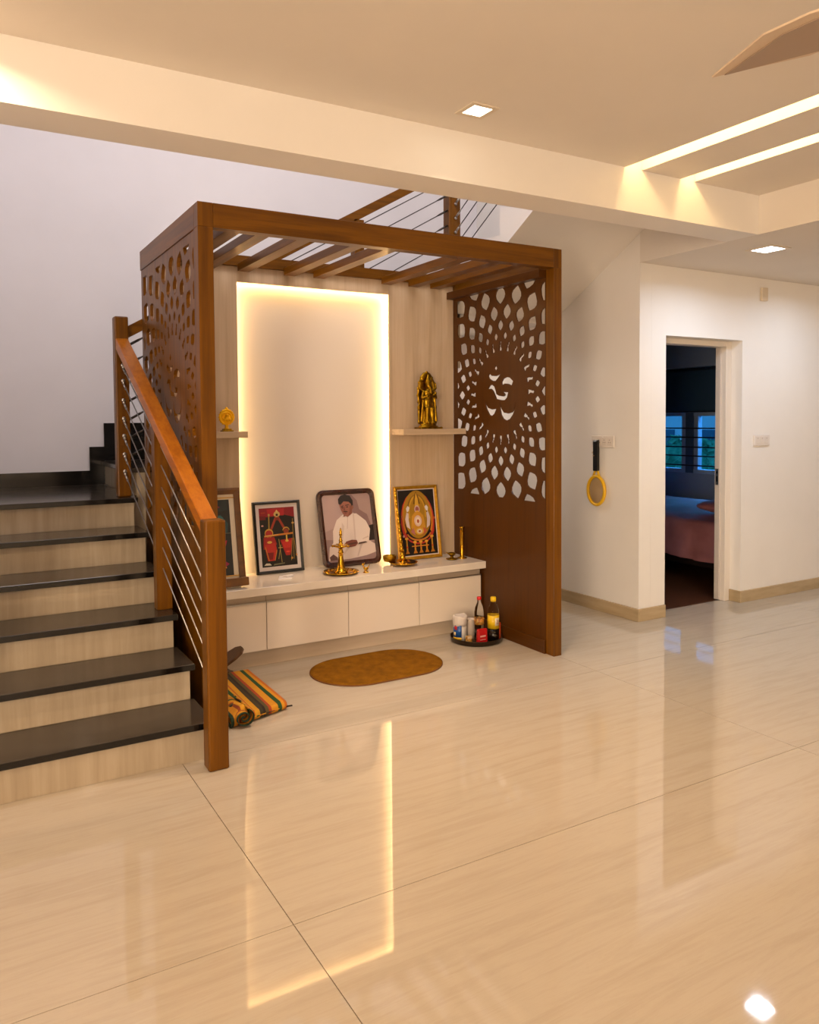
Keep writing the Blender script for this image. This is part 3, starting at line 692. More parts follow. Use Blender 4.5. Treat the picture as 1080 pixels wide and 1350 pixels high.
# portrait: man in white seated cross-legged
man = [('a98f8a', FULL), ('b89d98', [(0, .45), (.62, .62), (.6, 1), (0, 1)]), ('8c6f6e', [(.62, .99), (.72, .90), (.75, .76), (.9, .68), (.97, .5), (.97, .3), (.7, .3), (.55, .8), (.55, .99)]),
  ('8f7573', [(0, 0), (1, 0), (1, .26), (0, .34)]),
  ('2a2220', [(.86, .28), (1, .28), (1, .52), (.9, .50)]),
  ('d8c5bb', [(.02, .03), (.06, .22), (.16, .30), (.85, .30), (1, .22), (1, .10), (.8, .06), (.45, .03)]),
  ('c9b3a8', [(.30, .10), (.34, .10), (.52, .24), (.48, .26)]), ('c4aea4', [(.60, .06), (.63, .06), (.74, .24), (.70, .25)]),
  ('5a3c35', [(.04, .08), (.12, .12), (.20, .07), (.20, .03), (.05, .03)]),
  ('e3d3ca', [(.14, .27), (.16, .46), (.26, .62), (.42, .71), (.68, .70), (.86, .58), (.93, .45), (.88, .28), (.62, .24), (.40, .27)]),
  ('d3bfb5', [(.30, .30), (.34, .30), (.40, .52), (.36, .58)]), ('d3bfb5', [(.58, .26), (.61, .26), (.63, .70), (.60, .72)]), ('cdb8ae', [(.74, .30), (.88, .33), (.87, .35), (.76, .32)]),
  ('cbb5aa', [(.45, .48), (.463, .48), (.50, .67), (.485, .67)]),
  ('8c5242', [(.40, .66), (.56, .70), (.60, .76), (.44, .74)]),
  ('9a6250', [(.34, .86), (.37, .76), (.41, .69), (.49, .655), (.57, .70), (.61, .78), (.60, .86), (.50, .90), (.40, .90)]),
  ('84503f', [(.50, .66), (.58, .70), (.61, .80), (.56, .84), (.54, .74)]),
  ('2b2423', [(.33, .86), (.33, .93), (.39, .985), (.48, 1.0), (.58, .975), (.63, .90), (.625, .82), (.60, .78), (.585, .85), (.54, .885), (.44, .895), (.37, .845)]),
  ('8b5847', ell(.612, .80, .018, .028, 10)),
  ('3a2320', [(.375, .815), (.425, .835), (.425, .822), (.38, .804)]), ('3a2320', [(.465, .838), (.54, .845), (.54, .832), (.467, .825)]),
  ('2e1a18', ell(.405, .797, .018, .007, 8)), ('2e1a18', ell(.50, .807, .024, .008, 8)),
  ('7d4a3c', [(.432, .81), (.446, .81), (.45, .755), (.42, .752)]),
  ('2a1a18', [(.40, .735), (.43, .748), (.48, .745), (.505, .728), (.47, .732), (.43, .733)]), ('7a3b36', [(.415, .722), (.455, .726), (.49, .718), (.455, .708)]),
  ('7a4336', [(.36, .25), (.40, .29), (.52, .31), (.62, .30), (.64, .25), (.58, .21), (.42, .20)]), ('53302a', [(.42, .255), (.60, .27), (.62, .25), (.44, .235)]),
  ('4a3530', [(.64, .235), (.84, .25), (.80, .27), (.66, .26)])]
god = [('17120f', FULL),
  ('b8342a', arc(.5, .52, .47, .46, .07, -40, 220)), ('c8781e', arc(.5, .55, .43, .42, .05, -30, 210)),
  ('a5791c', ell(.5, .62, .38, .37, 28)), ('7d5a14', arc(.5, .60, .30, .33, .03, -20, 200)), ('c59428', arc(.5, .62, .25, .30, .035, -10, 190)),
  ('6f4a12', [(.40, .78), (.60, .78), (.56, .90), (.50, .98), (.44, .90)]), ('d6a63a', [(.44, .72), (.56, .72), (.54, .86), (.50, .96), (.46, .86)]),
  ('c9a9a0', ell(.5, .70, .075, .06)), ('9c5c54', ell(.5, .70, .05, .04)), ('e0b040', ell(.5, .66, .04, .02)),
  ('c98f2c', [(.30, .42), (.34, .60), (.44, .66), (.56, .66), (.66, .60), (.70, .42), (.62, .34), (.38, .34)]),
  ('d9b7a8', ell(.5, .52, .105, .085)), ('e3cdb4', ell(.5, .52, .07, .058)), ('b4542e', ell(.5, .515, .03, .03)),
  ('cfbcb8', [(.18, .44), (.15, .56), (.20, .66), (.25, .64), (.24, .54), (.27, .40)]), ('cfbcb8', [(.82, .44), (.85, .56), (.80, .66), (.75, .64), (.76, .54), (.73, .40)]),
  ('d8cfcc', [(.19, .72), (.24, .76), (.29, .73), (.26, .68), (.21, .66)]), ('d8cfcc', [(.81, .72), (.76, .76), (.71, .73), (.74, .68), (.79, .66)]),
  ('b06a66', [(.28, .36), (.40, .30), (.36, .42)]), ('c05a3a', [(.60, .30), (.74, .36), (.64, .42)]),
  ('d2a03c', ell(.52, .36, .12, .055)), ('cfc0a0', ell(.52, .36, .075, .035)), ('a02c1e', ell(.52, .36, .03, .014)),
  ('b8702a', arc(.5, .38, .36, .17, .03, 200, 340)), ('a8322a', arc(.5, .36, .40, .20, .03, 205, 335))]
for x, h_ in ((.14, .26), (.36, .20), (.52, .20), (.68, .20), (.84, .27)):
    god += [('c08a28', [(x-.022, .05), (x+.022, .05), (x+.018, h_), (x-.018, h_)]), ('d49c34', ell(x, h_, .05, .02, 10)), ('b87420', [(x-.06, .03), (x+.06, .03), (x+.02, .08), (x-.02, .08)]), ('c23a22', ell(x, .13, .03, .012, 8))]
god += [('c8862c', [(.26, .13), (.74, .13), (.74, .145), (.26, .145)]), ('b06030', ell(.05, .60, .03, .02, 8)), ('b06030', ell(.95, .55, .03, .02, 8)), ('c89a80', ell(.06, .30, .03, .02, 8))]
krs = [('120d0c', FULL), ('8e1420', [(0, .84), (0, 1), (1, 1), (1, .82), (.72, .87), (.4, .85)]), ('b31c26', [(.25, .86), (.70, .86), (.72, .98), (.22, .98)]), ('6f1218', [(0, .80), (.18, .80), (.18, .86), (0, .87)]),
  ('c8ab62', ell(.5, .885, .09, .05, 16)), ('d8bd74', [(.46, .93), (.54, .93), (.5, .965)]), ('18100d', ell(.5, .875, .035, .022, 10)),
  ('9c3320', line((.47, .84), (.31, .63), .055)), ('9c3320', line((.52, .84), (.70, .62), .055)), ('7a2414', line((.5, .82), (.5, .78), .10)),
  ('a88a3c', line((.27, .88), (.25, .62), .03)), ('b59648', ell(.27, .88, .03, .02, 8)),
  ('c79a3a', ell(.24, .57, .12, .075, 16)), ('a82420', ell(.24, .56, .10, .06, 16)), ('c79a3a', arc(.73, .60, .10, .06, .02, 0, 180)), ('8e3a20', ell(.73, .585, .075, .045, 14)),
  ('c97a2a', [(.10, .505), (.92, .53), (.92, .56), (.10, .535)]), ('d8b060', [(.12, .52), (.5, .535), (.5, .545), (.12, .53)]),
  ('a01e18', [(.06, .30), (.08, .50), (.38, .50), (.44, .38), (.36, .30)]), ('b82820', [(.09, .37), (.40, .40), (.44, .26), (.36, .10), (.16, .10)]), ('d8a848', ell(.24, .415, .07, .022, 10)),
  ('7c120f', [(.14, .24), (.20, .12), (.30, .12), (.34, .24)]), ('c8902e', line((.20, .10), (.11, .34), .014)), ('c8902e', line((.36, .10), (.43, .28), .014)),
  ('a81e18', [(.54, .44), (.90, .46), (.86, .28), (.80, .17), (.68, .17), (.62, .28)]), ('c22a20', [(.58, .41), (.86, .42), (.82, .30), (.64, .30)]), ('d8b24a', line((.73, .52), (.73, .42), .04)), ('d8b24a', ell(.73, .42, .05, .02, 8)), ('e04428', ell(.74, .235, .06, .014, 8)),
  ('b39a52', line((.50, .46), (.55, .06), .014)), ('b39a52', line((.55, .36), (.46, .12), .014)), ('b39a52', line((.47, .31), (.60, .31), .012)),
  ('a8883c', line((.93, .80), (.90, .10), .014)), ('c79a52', ell(.93, .72, .04, .018, 8)), ('b08a48', line((.88, .46), (.82, .08), .012)), ('b08a48', line((.93, .46), (.98, .14), .012)),
  ('c98a3c', ell(.84, .12, .03, .02, 8)), ('c98a3c', ell(.98, .17, .025, .018, 8)), ('a8321c', ell(.10, .86, .0, .0, 4) if 0 else line((.04, .92), (.16, .92), .02)),
  ('cfc6b4', [(.04, .03), (.10, .065), (.20, .06), (.25, .025)]), ('6e6a50', [(.30, .02), (.62, .035), (.62, .055), (.32, .045)]), ('c9928a', ell(.06, .70, .035, .015, 8))]
blue = [('141a1e', FULL), ('1d4247', [(.45, .55), (.62, .78), (.80, .80), (.95, .68), (.92, .56)]), ('2f6a6a', ell(.76, .72, .10, .07)), ('17282c', [(.30, .80), (.95, .86), (.95, .99), (.3, .99)]), ('7a2038', line((.62, .93), (.78, .90), .02)),
  ('6e6a54', [(0, .545), (1, .55), (1, .556), (0, .552)]), ('b01a3c', [(.60, .36), (.72, .43), (.90, .46), (.86, .38), (.70, .33)]), ('8e1638', [(.58, .28), (.66, .40), (.70, .28)]),
  ('8a1640', [(.58, .20), (.80, .20), (.92, .15), (.80, .10), (.62, .12)]), ('d0762c', [(.64, .13), (.80, .14), (.86, .10), (.70, .08)]), ('d9a050', line((.66, .115), (.84, .105), .02)), ('3a1a4a', [(.1, .2), (.5, .5), (.55, .3), (.3, .1)])]
leanf = lambda d, h: math.asin(min(.9, d/h))
fr_dark = noise_mat('dark_mahogany_frame', [(.3, '2c130a'), (.7, '431f12')], nscale=9, rough=.25, coat=.3)
fr_black = mat('black_frame', '0f0d0c', .3)
fr_gold = noise_mat('gold_frame', [(.3, 'b07c18'), (.7, 'd19f2c')], nscale=30, rough=.35, metal=.6)
fr_brown = noise_mat('antique_brown_frame', [(.3, '53310e'), (.7, '75480f')], nscale=16, rough=.4)
cream_mount = mat('cream_mount', 'd8cbb4', .7); white_mount = mat('white_mount', 'dcd0cb', .7)
gloss = None
picture('picture_frame', 'large rounded mahogany frame with portrait of a seated man in white', (2.345, 4.705, .4885), .432, .520, .235, .034, fr_dark, man, corner=.045)
picture('picture_frame', 'black frame with white mount and a red festival costume picture', (1.842, 4.745, .4885), .325, .462, .165, .018, fr_black, krs, mount=white_mount, matw=.024)
picture('picture_frame', 'gold frame with an ornate deity print leaning under the right shelf', (2.868, 4.690, .4885), .352, .516, .145, .022, fr_gold, god, mount=white_mount, matw=.007)
def ledge(t):
    obj('base_ledge', box(new(), (-.215, -.020, 0), (.215, .035, .05), .004), fr_brown, t, local=True)
    f = new()
    for a, b in (((-.175, .008, .062), (.175, .0115, .067)), ((-.175, .008, .523), (.175, .0115, .528)), ((-.175, .008, .062), (-.170, .0115, .528)), ((.170, .008, .062), (.175, .0115, .528))): box(f, a, b)
    obj('gilt_line', f, fr_gold, t, local=True)
picture('picture_frame', 'antique brown frame with dark print, half hidden behind the left post', (1.306, 4.455, .4925), .410, .583, .19, .038, fr_brown, blue, mount=cream_mount, matw=.03, extra=ledge)

# ------------------------------------------------------------------ brass things on the countertop
ZT = .4882
t = thing('oil_lamp', 'tall brass oil lamp with spiked top standing on a round brass plate', 'oil lamp', (2.165, 4.535, ZT))
b = new(); lathe(b, (2.165, 4.535, ZT+.0055), [(.045, 0), (.047, .008), (.036, .018), (.026, .035), (.020, .060), (.016, .10), (.014, .125), (.020, .130), (.015, .136), (.013, .155), (.020, .160), (.045, .168), (.048, .176), (.030, .178), (.018, .176), (.014, .185), (.010, .20), (.013, .205), (.009, .215), (.006, .235), (.011, .243), (.008, .252), (.0095, .262), (.003, .285), (.0005, .292)], 24)
obj('lamp_body', b, brass, t)
for i in range(5):
    a = 2*PI*i/5+.3; w = new(); c = Vector((2.165, 4.535, ZT+.172+.0055))
    lathe(w, c+Vector((math.cos(a)*.052, math.sin(a)*.052, 0)), [(.004, -.006), (.010, -.002), (.011, .006), (.008, .006), (.004, .002)], 8)
    obj('wick_spout', w, brass, t)
t = thing('brass_plate', 'round fluted brass plate under the spiked oil lamp', 'plate', (2.165, 4.535, ZT))
b = new(); lathe(b, (2.165, 4.535, ZT), [(.0, .0), (.075, .0), (.100, .004), (.112, .012), (.116, .013), (.114, .017), (.100, .010), (.074, .005), (.0, .005)], 40)
obj('dish', b, brass, t)
for i in range(20):
    a = 2*PI*i/20; f = new(); p = Vector((2.165+.080*math.cos(a), 4.535+.080*math.sin(a), ZT+.0068)); q = Vector((2.165+.105*math.cos(a), 4.535+.105*math.sin(a), ZT+.0142))
    obj('flute', tube(f, p, q, .0024, 6), brass, t)
t = thing('deer_figurine', 'tiny brass deer figurine right of the spiked oil lamp', 'figurine', (2.315, 4.475, ZT))
b = new(); X, Y_ = 2.315, 4.475
lathe(b, (X, Y_, ZT), [(.020, 0), (.020, .003), (.006, .008), (.006, .014)], 14)
ball(b, (X, Y_, ZT+.024), .013, (1.3, .7, .8)); tube(b, (X-.012, Y_, ZT+.028), (X-.022, Y_, ZT+.052), .007, 8, r2=.004); tube(b, (X+.012, Y_, ZT+.028), (X+.026, Y_, ZT+.050), .005, 8, r2=.002)
ball(b, (X-.020, Y_, ZT+.055), .008, (1.5, .8, .8)); tube(b, (X-.016, Y_, ZT+.058), (X-.008, Y_, ZT+.066), .002, 6)
for s in (-1, 1): tube(b, (X+s*.010, Y_, ZT+.020), (X+s*.014, Y_, ZT+.002), .003, 6)
obj('deer_body', b, brass, t)
t = thing('folded_paper', 'white folded paper lying in front of the black framed picture', 'paper', (1.81, 4.585, ZT))
b = new(); hexa(b, [(1.745, 4.555, ZT), (1.83, 4.545, ZT), (1.865, 4.60, ZT), (1.77, 4.615, ZT), (1.75, 4.56, ZT+.006), (1.83, 4.55, ZT+.011), (1.862, 4.60, ZT+.008), (1.775, 4.61, ZT+.012)])
obj('sheet', b, mat('white_paper', 'e6dfdc', .7), t)
b = new(); hexa(b, [(1.80, 4.55, ZT+.0125), (1.855, 4.575, ZT+.0125), (1.85, 4.607, ZT+.0125), (1.79, 4.60, ZT+.0125), (1.805, 4.555, ZT+.016), (1.855, 4.58, ZT+.019), (1.85, 4.60, ZT+.018), (1.795, 4.6, ZT+.015)])
obj('flap', b, bpy.data.materials['white_paper'], t)
t = thing('handled_dish', 'brass dish with a long handle leaning against the gold framed deity print', 'dish', (2.640, 4.560, ZT))
b = new(); lathe(b, (2.650, 4.575, ZT), [(.030, .0), (.062, .006), (.095, .016), (.100, .024), (.094, .024), (.06, .014), (.035, .014), (.024, .020), (.017, .030), (.0, .034)], 28)
obj('dish_body', b, brass, t)
b = new(); pa = Vector((2.650, 4.580, ZT+.026)); pb2 = Vector((2.690, 4.752, ZT+.492)); prev = pa
for k in range(1, 9):
    q = pa.lerp(pb2, k/8); tube(b, prev, q, (.024, .0165, .0135, .012, .0115, .011, .0105, .0105)[k-1], 12, r2=(.0165, .0135, .012, .0115, .011, .0105, .0105, .010)[k-1]); prev = q
ball(b, pb2, .0125); obj('long_handle', b, brass, t)
b = new(); lathe(b, (2.595, 4.665, ZT+.012), [(.012, .0), (.040, .006), (.046, .025), (.046, .045), (.042, .045), (.040, .026), (.01, .012)], 20); 
obj('side_bowl', b, brass_old, t)
for i in range(3):
    a = i*2.1+.4; obj('foot', lathe(new(), (2.65+.05*math.cos(a), 4.575+.05*math.sin(a), ZT-.0), [(.004, 0), (.006, .006), (.003, .010)], 8), brass_old, t)
t = thing('small_urli', 'small brass bowl on a saucer beside the upright incense tube', 'bowl', (3.045, 4.575, ZT))
b = new(); lathe(b, (3.045, 4.575, ZT), [(.034, 0), (.042, .003), (.043, .008), (.020, .008), (.011, .016), (.012, .024), (.024, .034), (.028, .046), (.024, .048), (.018, .040), (.004, .036)], 24)
obj('bowl_body', b, brass_old, t)
obj('spout', tube(new(), (3.020, 4.575, ZT+.042), (2.998, 4.573, ZT+.054), .006, 8, r2=.003), brass_old, t)
t = thing('incense_tube', 'upright brass incense tube in the right corner of the countertop', 'incense holder', (3.135, 4.580, ZT))
b = new(); lathe(b, (3.135, 4.580, ZT), [(.034, 0), (.036, .004), (.020, .008), (.0155, .016), (.0155, .215), (.018, .216), (.018, .224), (.0145, .224), (.0145, .12)], 20)
obj('tube', b, brass, t)
for k in range(4): obj('ring', torus(new(), (3.135, 4.580, ZT+.04+.05*k), .0158, .0015, 18, 6, plane='XY'), brass, t)

# ------------------------------------------------------------------ statues
def fuse(o, vox=.0035):
    m = o.modifiers.new('fuse', 'REMESH'); m.mode = 'VOXEL'; m.voxel_size = vox; m.use_smooth_shade = True
    s_ = o.modifiers.new('soft', 'SMOOTH'); s_.iterations = 2; s_.factor = .4
t = thing('brass_statue', 'aged brass standing deity statue with arched halo on the right shelf', 'statue', (2.935, 4.70, 1.4052))
cx, cy, z0 = 2.935, 4.700, 1.4052
b = new(); box(b, (cx-.090, cy-.052, z0), (cx+.090, cy+.045, z0+.012), .003); lathe(b, (cx, cy, z0+.010), [(.082, 0), (.076, .010), (.060, .014), (.066, .022), (.055, .030), (.05, .036)], 28, sy=.55)
for s in (-1, 1): ball(b, (cx+s*.080, cy-.045, z0+.006), .0085); 
obj('pedestal', b, brass_old, t)
b = new()                                    # figure
lathe(b, (cx, cy, z0+.034), [(.052, 0), (.050, .03), (.042, .09), (.036, .14), (.040, .165), (.030, .185), (.036, .21), (.040, .23), (.018, .245), (.014, .255)], 20, sy=.62)
ball(b, (cx, cy-.006, z0+.305), .023, (1, .95, 1.15)); lathe(b, (cx, cy, z0+.318), [(.024, 0), (.021, .018), (.015, .036), (.008, .055), (.002, .068)], 16)
for s in (-1, 1):
    tube(b, (cx+s*.036, cy, z0+.262), (cx+s*.058, cy-.012, z0+.215), .012, 8, r2=.010); tube(b, (cx+s*.058, cy-.012, z0+.215), (cx+s*.036, cy-.040, z0+.235+.01*s), .010, 8, r2=.008); ball(b, (cx+s*.034, cy-.042, z0+.24+.01*s), .011)
    tube(b, (cx+s*.036, cy+.004, z0+.268), (cx+s*.068, cy+.004, z0+.285), .010, 8, r2=.008); tube(b, (cx+s*.068, cy+.004, z0+.285), (cx+s*.060, cy+.002, z0+.325), .008, 8, r2=.006)
    tube(b, (cx+s*.018, cy-.020, z0+.15), (cx+s*.024, cy-.022, z0+.04), .020, 10, r2=.013)
    ball(b, (cx+s*.022, cy-.032, z0+.042), .012, (1, 1.6, .7))
    tube(b, (cx+s*.044, cy-.012, z0+.235), (cx+s*.062, cy-.008, z0+.05), .007, 8, r2=.010)
ball(b, (cx, cy-.024, z0+.285), .013); tube(b, (cx, cy-.030, z0+.295), (cx+.006, cy-.034, z0+.245), .007, 8, r2=.005)
for k in range(5): torus(b, (cx, cy, z0+.06+.025*k), .044-.002*k, .0035, 20, 6, sx=1, sz=.66, plane='XY')
ob = obj('figure', b, brass_old, t); fuse(ob)
b = new(); torus(b, (cx, cy+.022, z0+.245), .068, .009, 36, 8, sx=1, sz=2.05, a0=-.98, a1=PI+.98)
for s in (-1, 1):
    tube(b, (cx+s*.064, cy+.018, z0+.035), (cx+s*.066, cy+.020, z0+.14), .010, 8)
    for k in range(9): a = -.7+.32*k; ball(b, (cx+s*.076*math.cos(a), cy+.022, z0+.245+.150*math.sin(a)), .008)
    ball(b, (cx+s*.066, cy+.012, z0+.055), .016, (1, .7, 1.5)); ball(b, (cx+s*.068, cy+.014, z0+.15), .014, (1, .7, 1.4))
for k in range(7): a = PI/2+(k-3)*.24; ball(b, (cx+.052*math.cos(a), cy+.016, z0+.27+.11*math.sin(a)), .014, (1.1, .6, 1.4))
ball(b, (cx, cy+.018, z0+.392), .013, (1, .8, 1.2)); 
pl_ = [(cx+.060*math.cos(a*PI/12), cy+.021, z0+.245+.135*math.sin(a*PI/12)) for a in range(0, 13)]+[(cx-.058, cy+.021, z0+.05), (cx+.058, cy+.021, z0+.05)]
extr(b, pl_, (0, .007, 0))
ob = obj('halo_arch', b, brass_old, t); fuse(ob)

t = thing('gold_medallion_idol', 'small bright gold idol with round halo on the left shelf', 'statue', (1.478, 4.69, 1.4062))
cx, cy, z0 = 1.478, 4.690, 1.4062
b = new(); box(b, (cx-.034, cy-.022, z0), (cx+.038, cy+.022, z0+.008), .002); box(b, (cx-.024, cy-.016, z0+.008), (cx+.028, cy+.016, z0+.018), .002)
obj('base', b, brass_old, t)
b = new(); tube(b, (cx, cy, z0+.016), (cx, cy, z0+.045), .014, 10, r2=.008)
lathe(b, (cx, cy-.004, z0+.088), [(.0, -.002), (.038, -.002), (.048, .004), (.048, .010), (.036, .012), (.0, .012)], 32, axis='Y')
torus(b, (cx, cy-.004, z0+.088), .043, .006, 32, 8); torus(b, (cx, cy-.008, z0+.088), .028, .004, 28, 6)
ball(b, (cx, cy-.012, z0+.098), .010); ball(b, (cx, cy-.012, z0+.080), .015, (1.1, .7, 1)); ball(b, (cx-.016, cy-.012, z0+.074), .008); ball(b, (cx+.016, cy-.012, z0+.074), .008)
for k in range(18): a = 2*PI*k/18; ball(b, (cx+.048*math.cos(a), cy-.002, z0+.088+.048*math.sin(a)), .005, u=8, v=6)
ball(b, (cx, cy, z0+.142), .008); tube(b, (cx, cy, z0+.132), (cx, cy, z0+.14), .005, 8)
ob = obj('halo_figure', b, goldpaint, t); fuse(ob, .002)

# ------------------------------------------------------------------ mat on the floor
t = thing('oval_mat', 'oval ochre brown doormat on the floor before the cabinet', 'mat', (2.18, 4.08, 0))
def stad(cx, cy, L, Wd, z, n=24):
    r = Wd/2; a = L/2-r; p = []
    for i in range(2*n+2):
        th = PI*i/n if i <= n else PI*(i-1)/n
        s = a if i <= n else -a
        th = -PI/2+(PI*i/n) if i <= n else PI/2+(PI*(i-n-1)/n)
        p.append((cx+s+r*math.cos(th), cy+r*math.sin(th), z))
    return p
ochre = noise_mat('ochre_pile', [(.3, '6e4708'), (.5, '83550b'), (.7, '90600f')], nscale=16, detail=6, rough=.95, nrough=.7, bump=.9, bscale=260, spec=.1)
b = new(); rings = [[b.verts.new(p) for p in stad(2.18, 4.08, .82-d, .52-d, z)] for d, z in ((0, .0005), (0, .007), (.012, .011), (.06, .0115), (.07, .0105), (.09, .0115), (.3, .012))]
for A, B in zip(rings, rings[1:]):
    for i in range(len(A)): b.faces.new((A[i], A[(i+1) % len(A)], B[(i+1) % len(A)], B[i])).smooth = True
b.faces.new(rings[0]); b.faces.new(rings[-1])
obj('pile', b, ochre, t)
b = new(); rings = [[b.verts.new(p) for p in stad(2.18, 4.08, .82+d, .52+d, z)] for d, z in ((.001, .0004), (.008, .0004), (.008, .006), (.001, .008))]
for A, B in zip(rings, rings[1:]+rings[:1]):
    for i in range(len(A)): b.faces.new((A[i], A[(i+1) % len(A)], B[(i+1) % len(A)], B[i])).smooth = True
obj('edge_binding', b, mat('brown_binding', '6d420f', .9), t)

# ------------------------------------------------------------------ folded striped cloth + wooden book stand
def stripes():
    m = mat('striped_cloth', (1, 1, 1), .85); N, L, b = nt(m)
    tc = N.new('ShaderNodeTexCoord'); sp = N.new('ShaderNodeSeparateXYZ'); L.new(tc.outputs['UV'], sp.inputs[0])
    r = N.new('ShaderNodeValToRGB'); r.color_ramp.interpolation = 'CONSTANT'; e = r.color_ramp.elements
    seq = [(0, '14301a'), (.05, 'd08a14'), (.13, '8a3a10'), (.17, 'd99a16'), (.27, '1f4a1c'), (.34, 'd99a16'), (.38, 'b85a12'), (.41, 'd99a16'), (.50, '3a3016'), (.56, '241a10'), (.60, '5a4a20'), (.66, 'a8400c'), (.71, 'd8930f'), (.83, '1e4a1e'), (.90, 'd8930f'), (.95, 'c86a10')]
    e[0].position = 0; e[0].color = srgb(seq[0][1]); e[1].position = seq[1][0]; e[1].color = srgb(seq[1][1])
    for p, c in seq[2:]: q = e.new(p); q.color = srgb(c)
    L.new(sp.outputs[0], r.inputs[0])
    n = N.new('ShaderNodeTexNoise'); n.inputs['Scale'].default_value = 90; L.new(tc.outputs['Object'], n.inputs['Vector'])
    mx = N.new('ShaderNodeMix'); mx.data_type = 'RGBA'; mx.blend_type = 'MULTIPLY'; mx.inputs[0].default_value = .35
    L.new(r.outputs[0], mx.inputs[6]); L.new(n.outputs['Color'], mx.inputs[7]); L.new(mx.outputs[2], b.inputs['Base Color'])
    return m
stripe_m = stripes()
def grid_cloth(fn, nu, nv, name, par, m):
    bm = new(); uv = bm.loops.layers.uv.new('uv'); g = [[bm.verts.new(fn(i/nu, j/nv)) for j in range(nv+1)] for i in range(nu+1)]
    for i in range(nu):
        for j in range(nv):
            f = bm.faces.new((g[i][j], g[i+1][j], g[i+1][j+1], g[i][j+1])); f.smooth = True
            for l, (a, c) in zip(f.loops, ((i, j), (i+1, j), (i+1, j+1), (i, j+1))): l[uv].uv = (a/nu, c/nv)
    o = obj(name, bm, m, par, norm=True)
    s_ = o.modifiers.new('thick', 'SOLIDIFY'); s_.thickness = .005; s_.offset = -1
    return o
t = thing('striped_mat_roll', 'folded green and orange striped floor mat beside the railing newel', 'rug', (1.3, 3.9, 0))
# layered folds: top sheet slopes from the high back to the front fold, then returns underneath
def sheet(u, v):
    # v 0..1 goes: back top -> front fold -> under, back
    fy = 3.610+.105*u
    ZH = .046-.008*u+(.046*math.exp(-((u-.20)/.13)**2))
    s_ = min(1, v/.62)
    x = 1.135+u*(.325-.025*(1-s_))
    if v < .62:
        y = 4.235-(4.235-fy-.018)*s_
        z = (1-s_)*.066+s_*(.046-.008*u)+(ZH-(.046-.008*u))*max(0, (s_-.45)/.55)**1.6+.003*math.sin(u*19+s_*3)*s_
    elif v < .76:
        a = (v-.62)/.14*PI; y = fy+.018-.018*math.sin(a); z = ZH/2+.003+(ZH/2-.003)*math.cos(a)
    else:
        s_ = (v-.76)/.24; y = fy+.018+s_*.50; z = .006
    return (x, y, z)
grid_cloth(sheet, 40, 60, 'top_fold', t, stripe_m)
def mid(u, v):
    x = 1.21+u*.245; fy = 3.628+.082*u
    ZH = .030-.006*u
    if v < .4: return (x, 4.15-(4.15-fy-.02)*v/.4, .03+(ZH-.03)*v/.4+.002*math.sin(u*14))
    if v < .6:
        a = (v-.4)/.2*PI; return (x, fy+.02-.024*math.sin(a), ZH*.5+.008+(ZH*.5-.008)*math.cos(a))
    return (x, fy+.02+(v-.6)/.4*.45, .011+.002*math.sin(u*20))
grid_cloth(mid, 40, 30, 'inner_fold', t, stripe_m)
b = new()                                    # rolled end curl
def curl(u, v):
    a = v*4.1*PI+.8; r = .006+.040*v
    return (1.196+r*math.cos(a)*1.15, 3.585+u*.24, .0495+r*math.sin(a))
grid_cloth(curl, 8, 70, 'rolled_end', t, stripe_m)
obj('tassel', tube(new(), (1.455, 3.712, .018), (1.485, 3.700, .022), .004, 6), mat('dark_thread', '2a1a10', .9), t)

bsd = thing('book_stand', 'folded dark wooden book stand crossing behind the striped mat', 'book stand', (1.28, 4.27, 0))
rosew = noise_mat('rosewood', [(.3, '3c2210'), (.7, '5c3a1c')], nscale=12, rough=.4, scale=(2, 8, 8))
def board(sgn):
    bm = new(); L_ = .155; ang = math.radians(31)
    dx, dz = sgn*math.cos(ang), math.sin(ang); c = Vector((1.285, 4.315, .088)); nrm = Vector((-dz*sgn*sgn, 0, dx))
    prof = [(-L_, -.05), (-L_, .05), (-.06, .060), (.10, .068), (.145, .055), (.17, .02), (.17, -.02), (.145, -.055), (.10, -.068), (-.06, -.060)]
    pts = [c+Vector((dx*s_, w, dz*s_)) for s_, w in prof]
    n_ = Vector((-dz, 0, dx)).normalized()*.014
    extr(bm, [p-n_/2 for p in pts], n_)
    zmin = min(v.co.z for v in bm.verts); bmesh.ops.translate(bm, verts=bm.verts, vec=(0, 0, -zmin+.0005 if abs(zmin) < .05 else 0))
    return bm
obj('board', board(1), rosew, bsd); obj('board', board(-1), rosew, bsd)
k_ = obj('hinge_pin', tube(new(), (1.285, 4.243, .088), (1.285, 4.387, .088), .012, 10), rosew, bsd)

# ------------------------------------------------------------------ tray with bottles
t = thing('round_tray', 'dark round metal tray on the floor holding bottles and tins', 'tray', (3.018, 4.245, 0))
TX, TY = 3.016, 4.243
dkmetal = mat('dark_bronze_tray', '3a2c1c', .35, .7)
b = new(); lathe(b, (TX, TY, .0005), [(.0, 0), (.160, 0), (.168, .006), (.172, .030), (.175, .033), (.170, .034), (.165, .010), (.155, .006), (.0, .006)], 48)
obj('tray_body', b, dkmetal, t)
ZR = .0068
def thing_l(name, label, cat, x, y, group='items on the round tray'): return thing(name, label, cat, (x, y, ZR), group)
x, y = 2.916, 4.288
t = thing_l('lined_tin', 'blue and white tin with a white bag folded over its rim', 'tin', x, y)
b = new(); lathe(b, (x, y, ZR), [(.042, 0), (.0455, .002), (.0455, .150), (.042, .152), (.041, .14), (.041, .01)], 32)
ob = obj('tin_body', b, [mat('tin_white', 'd6d2cf', .35), mat('tin_blue', '1d4f94', .35), mat('tin_yellow', 'd8b020', .35), mat('tin_red', 'b8262a', .35)], t)
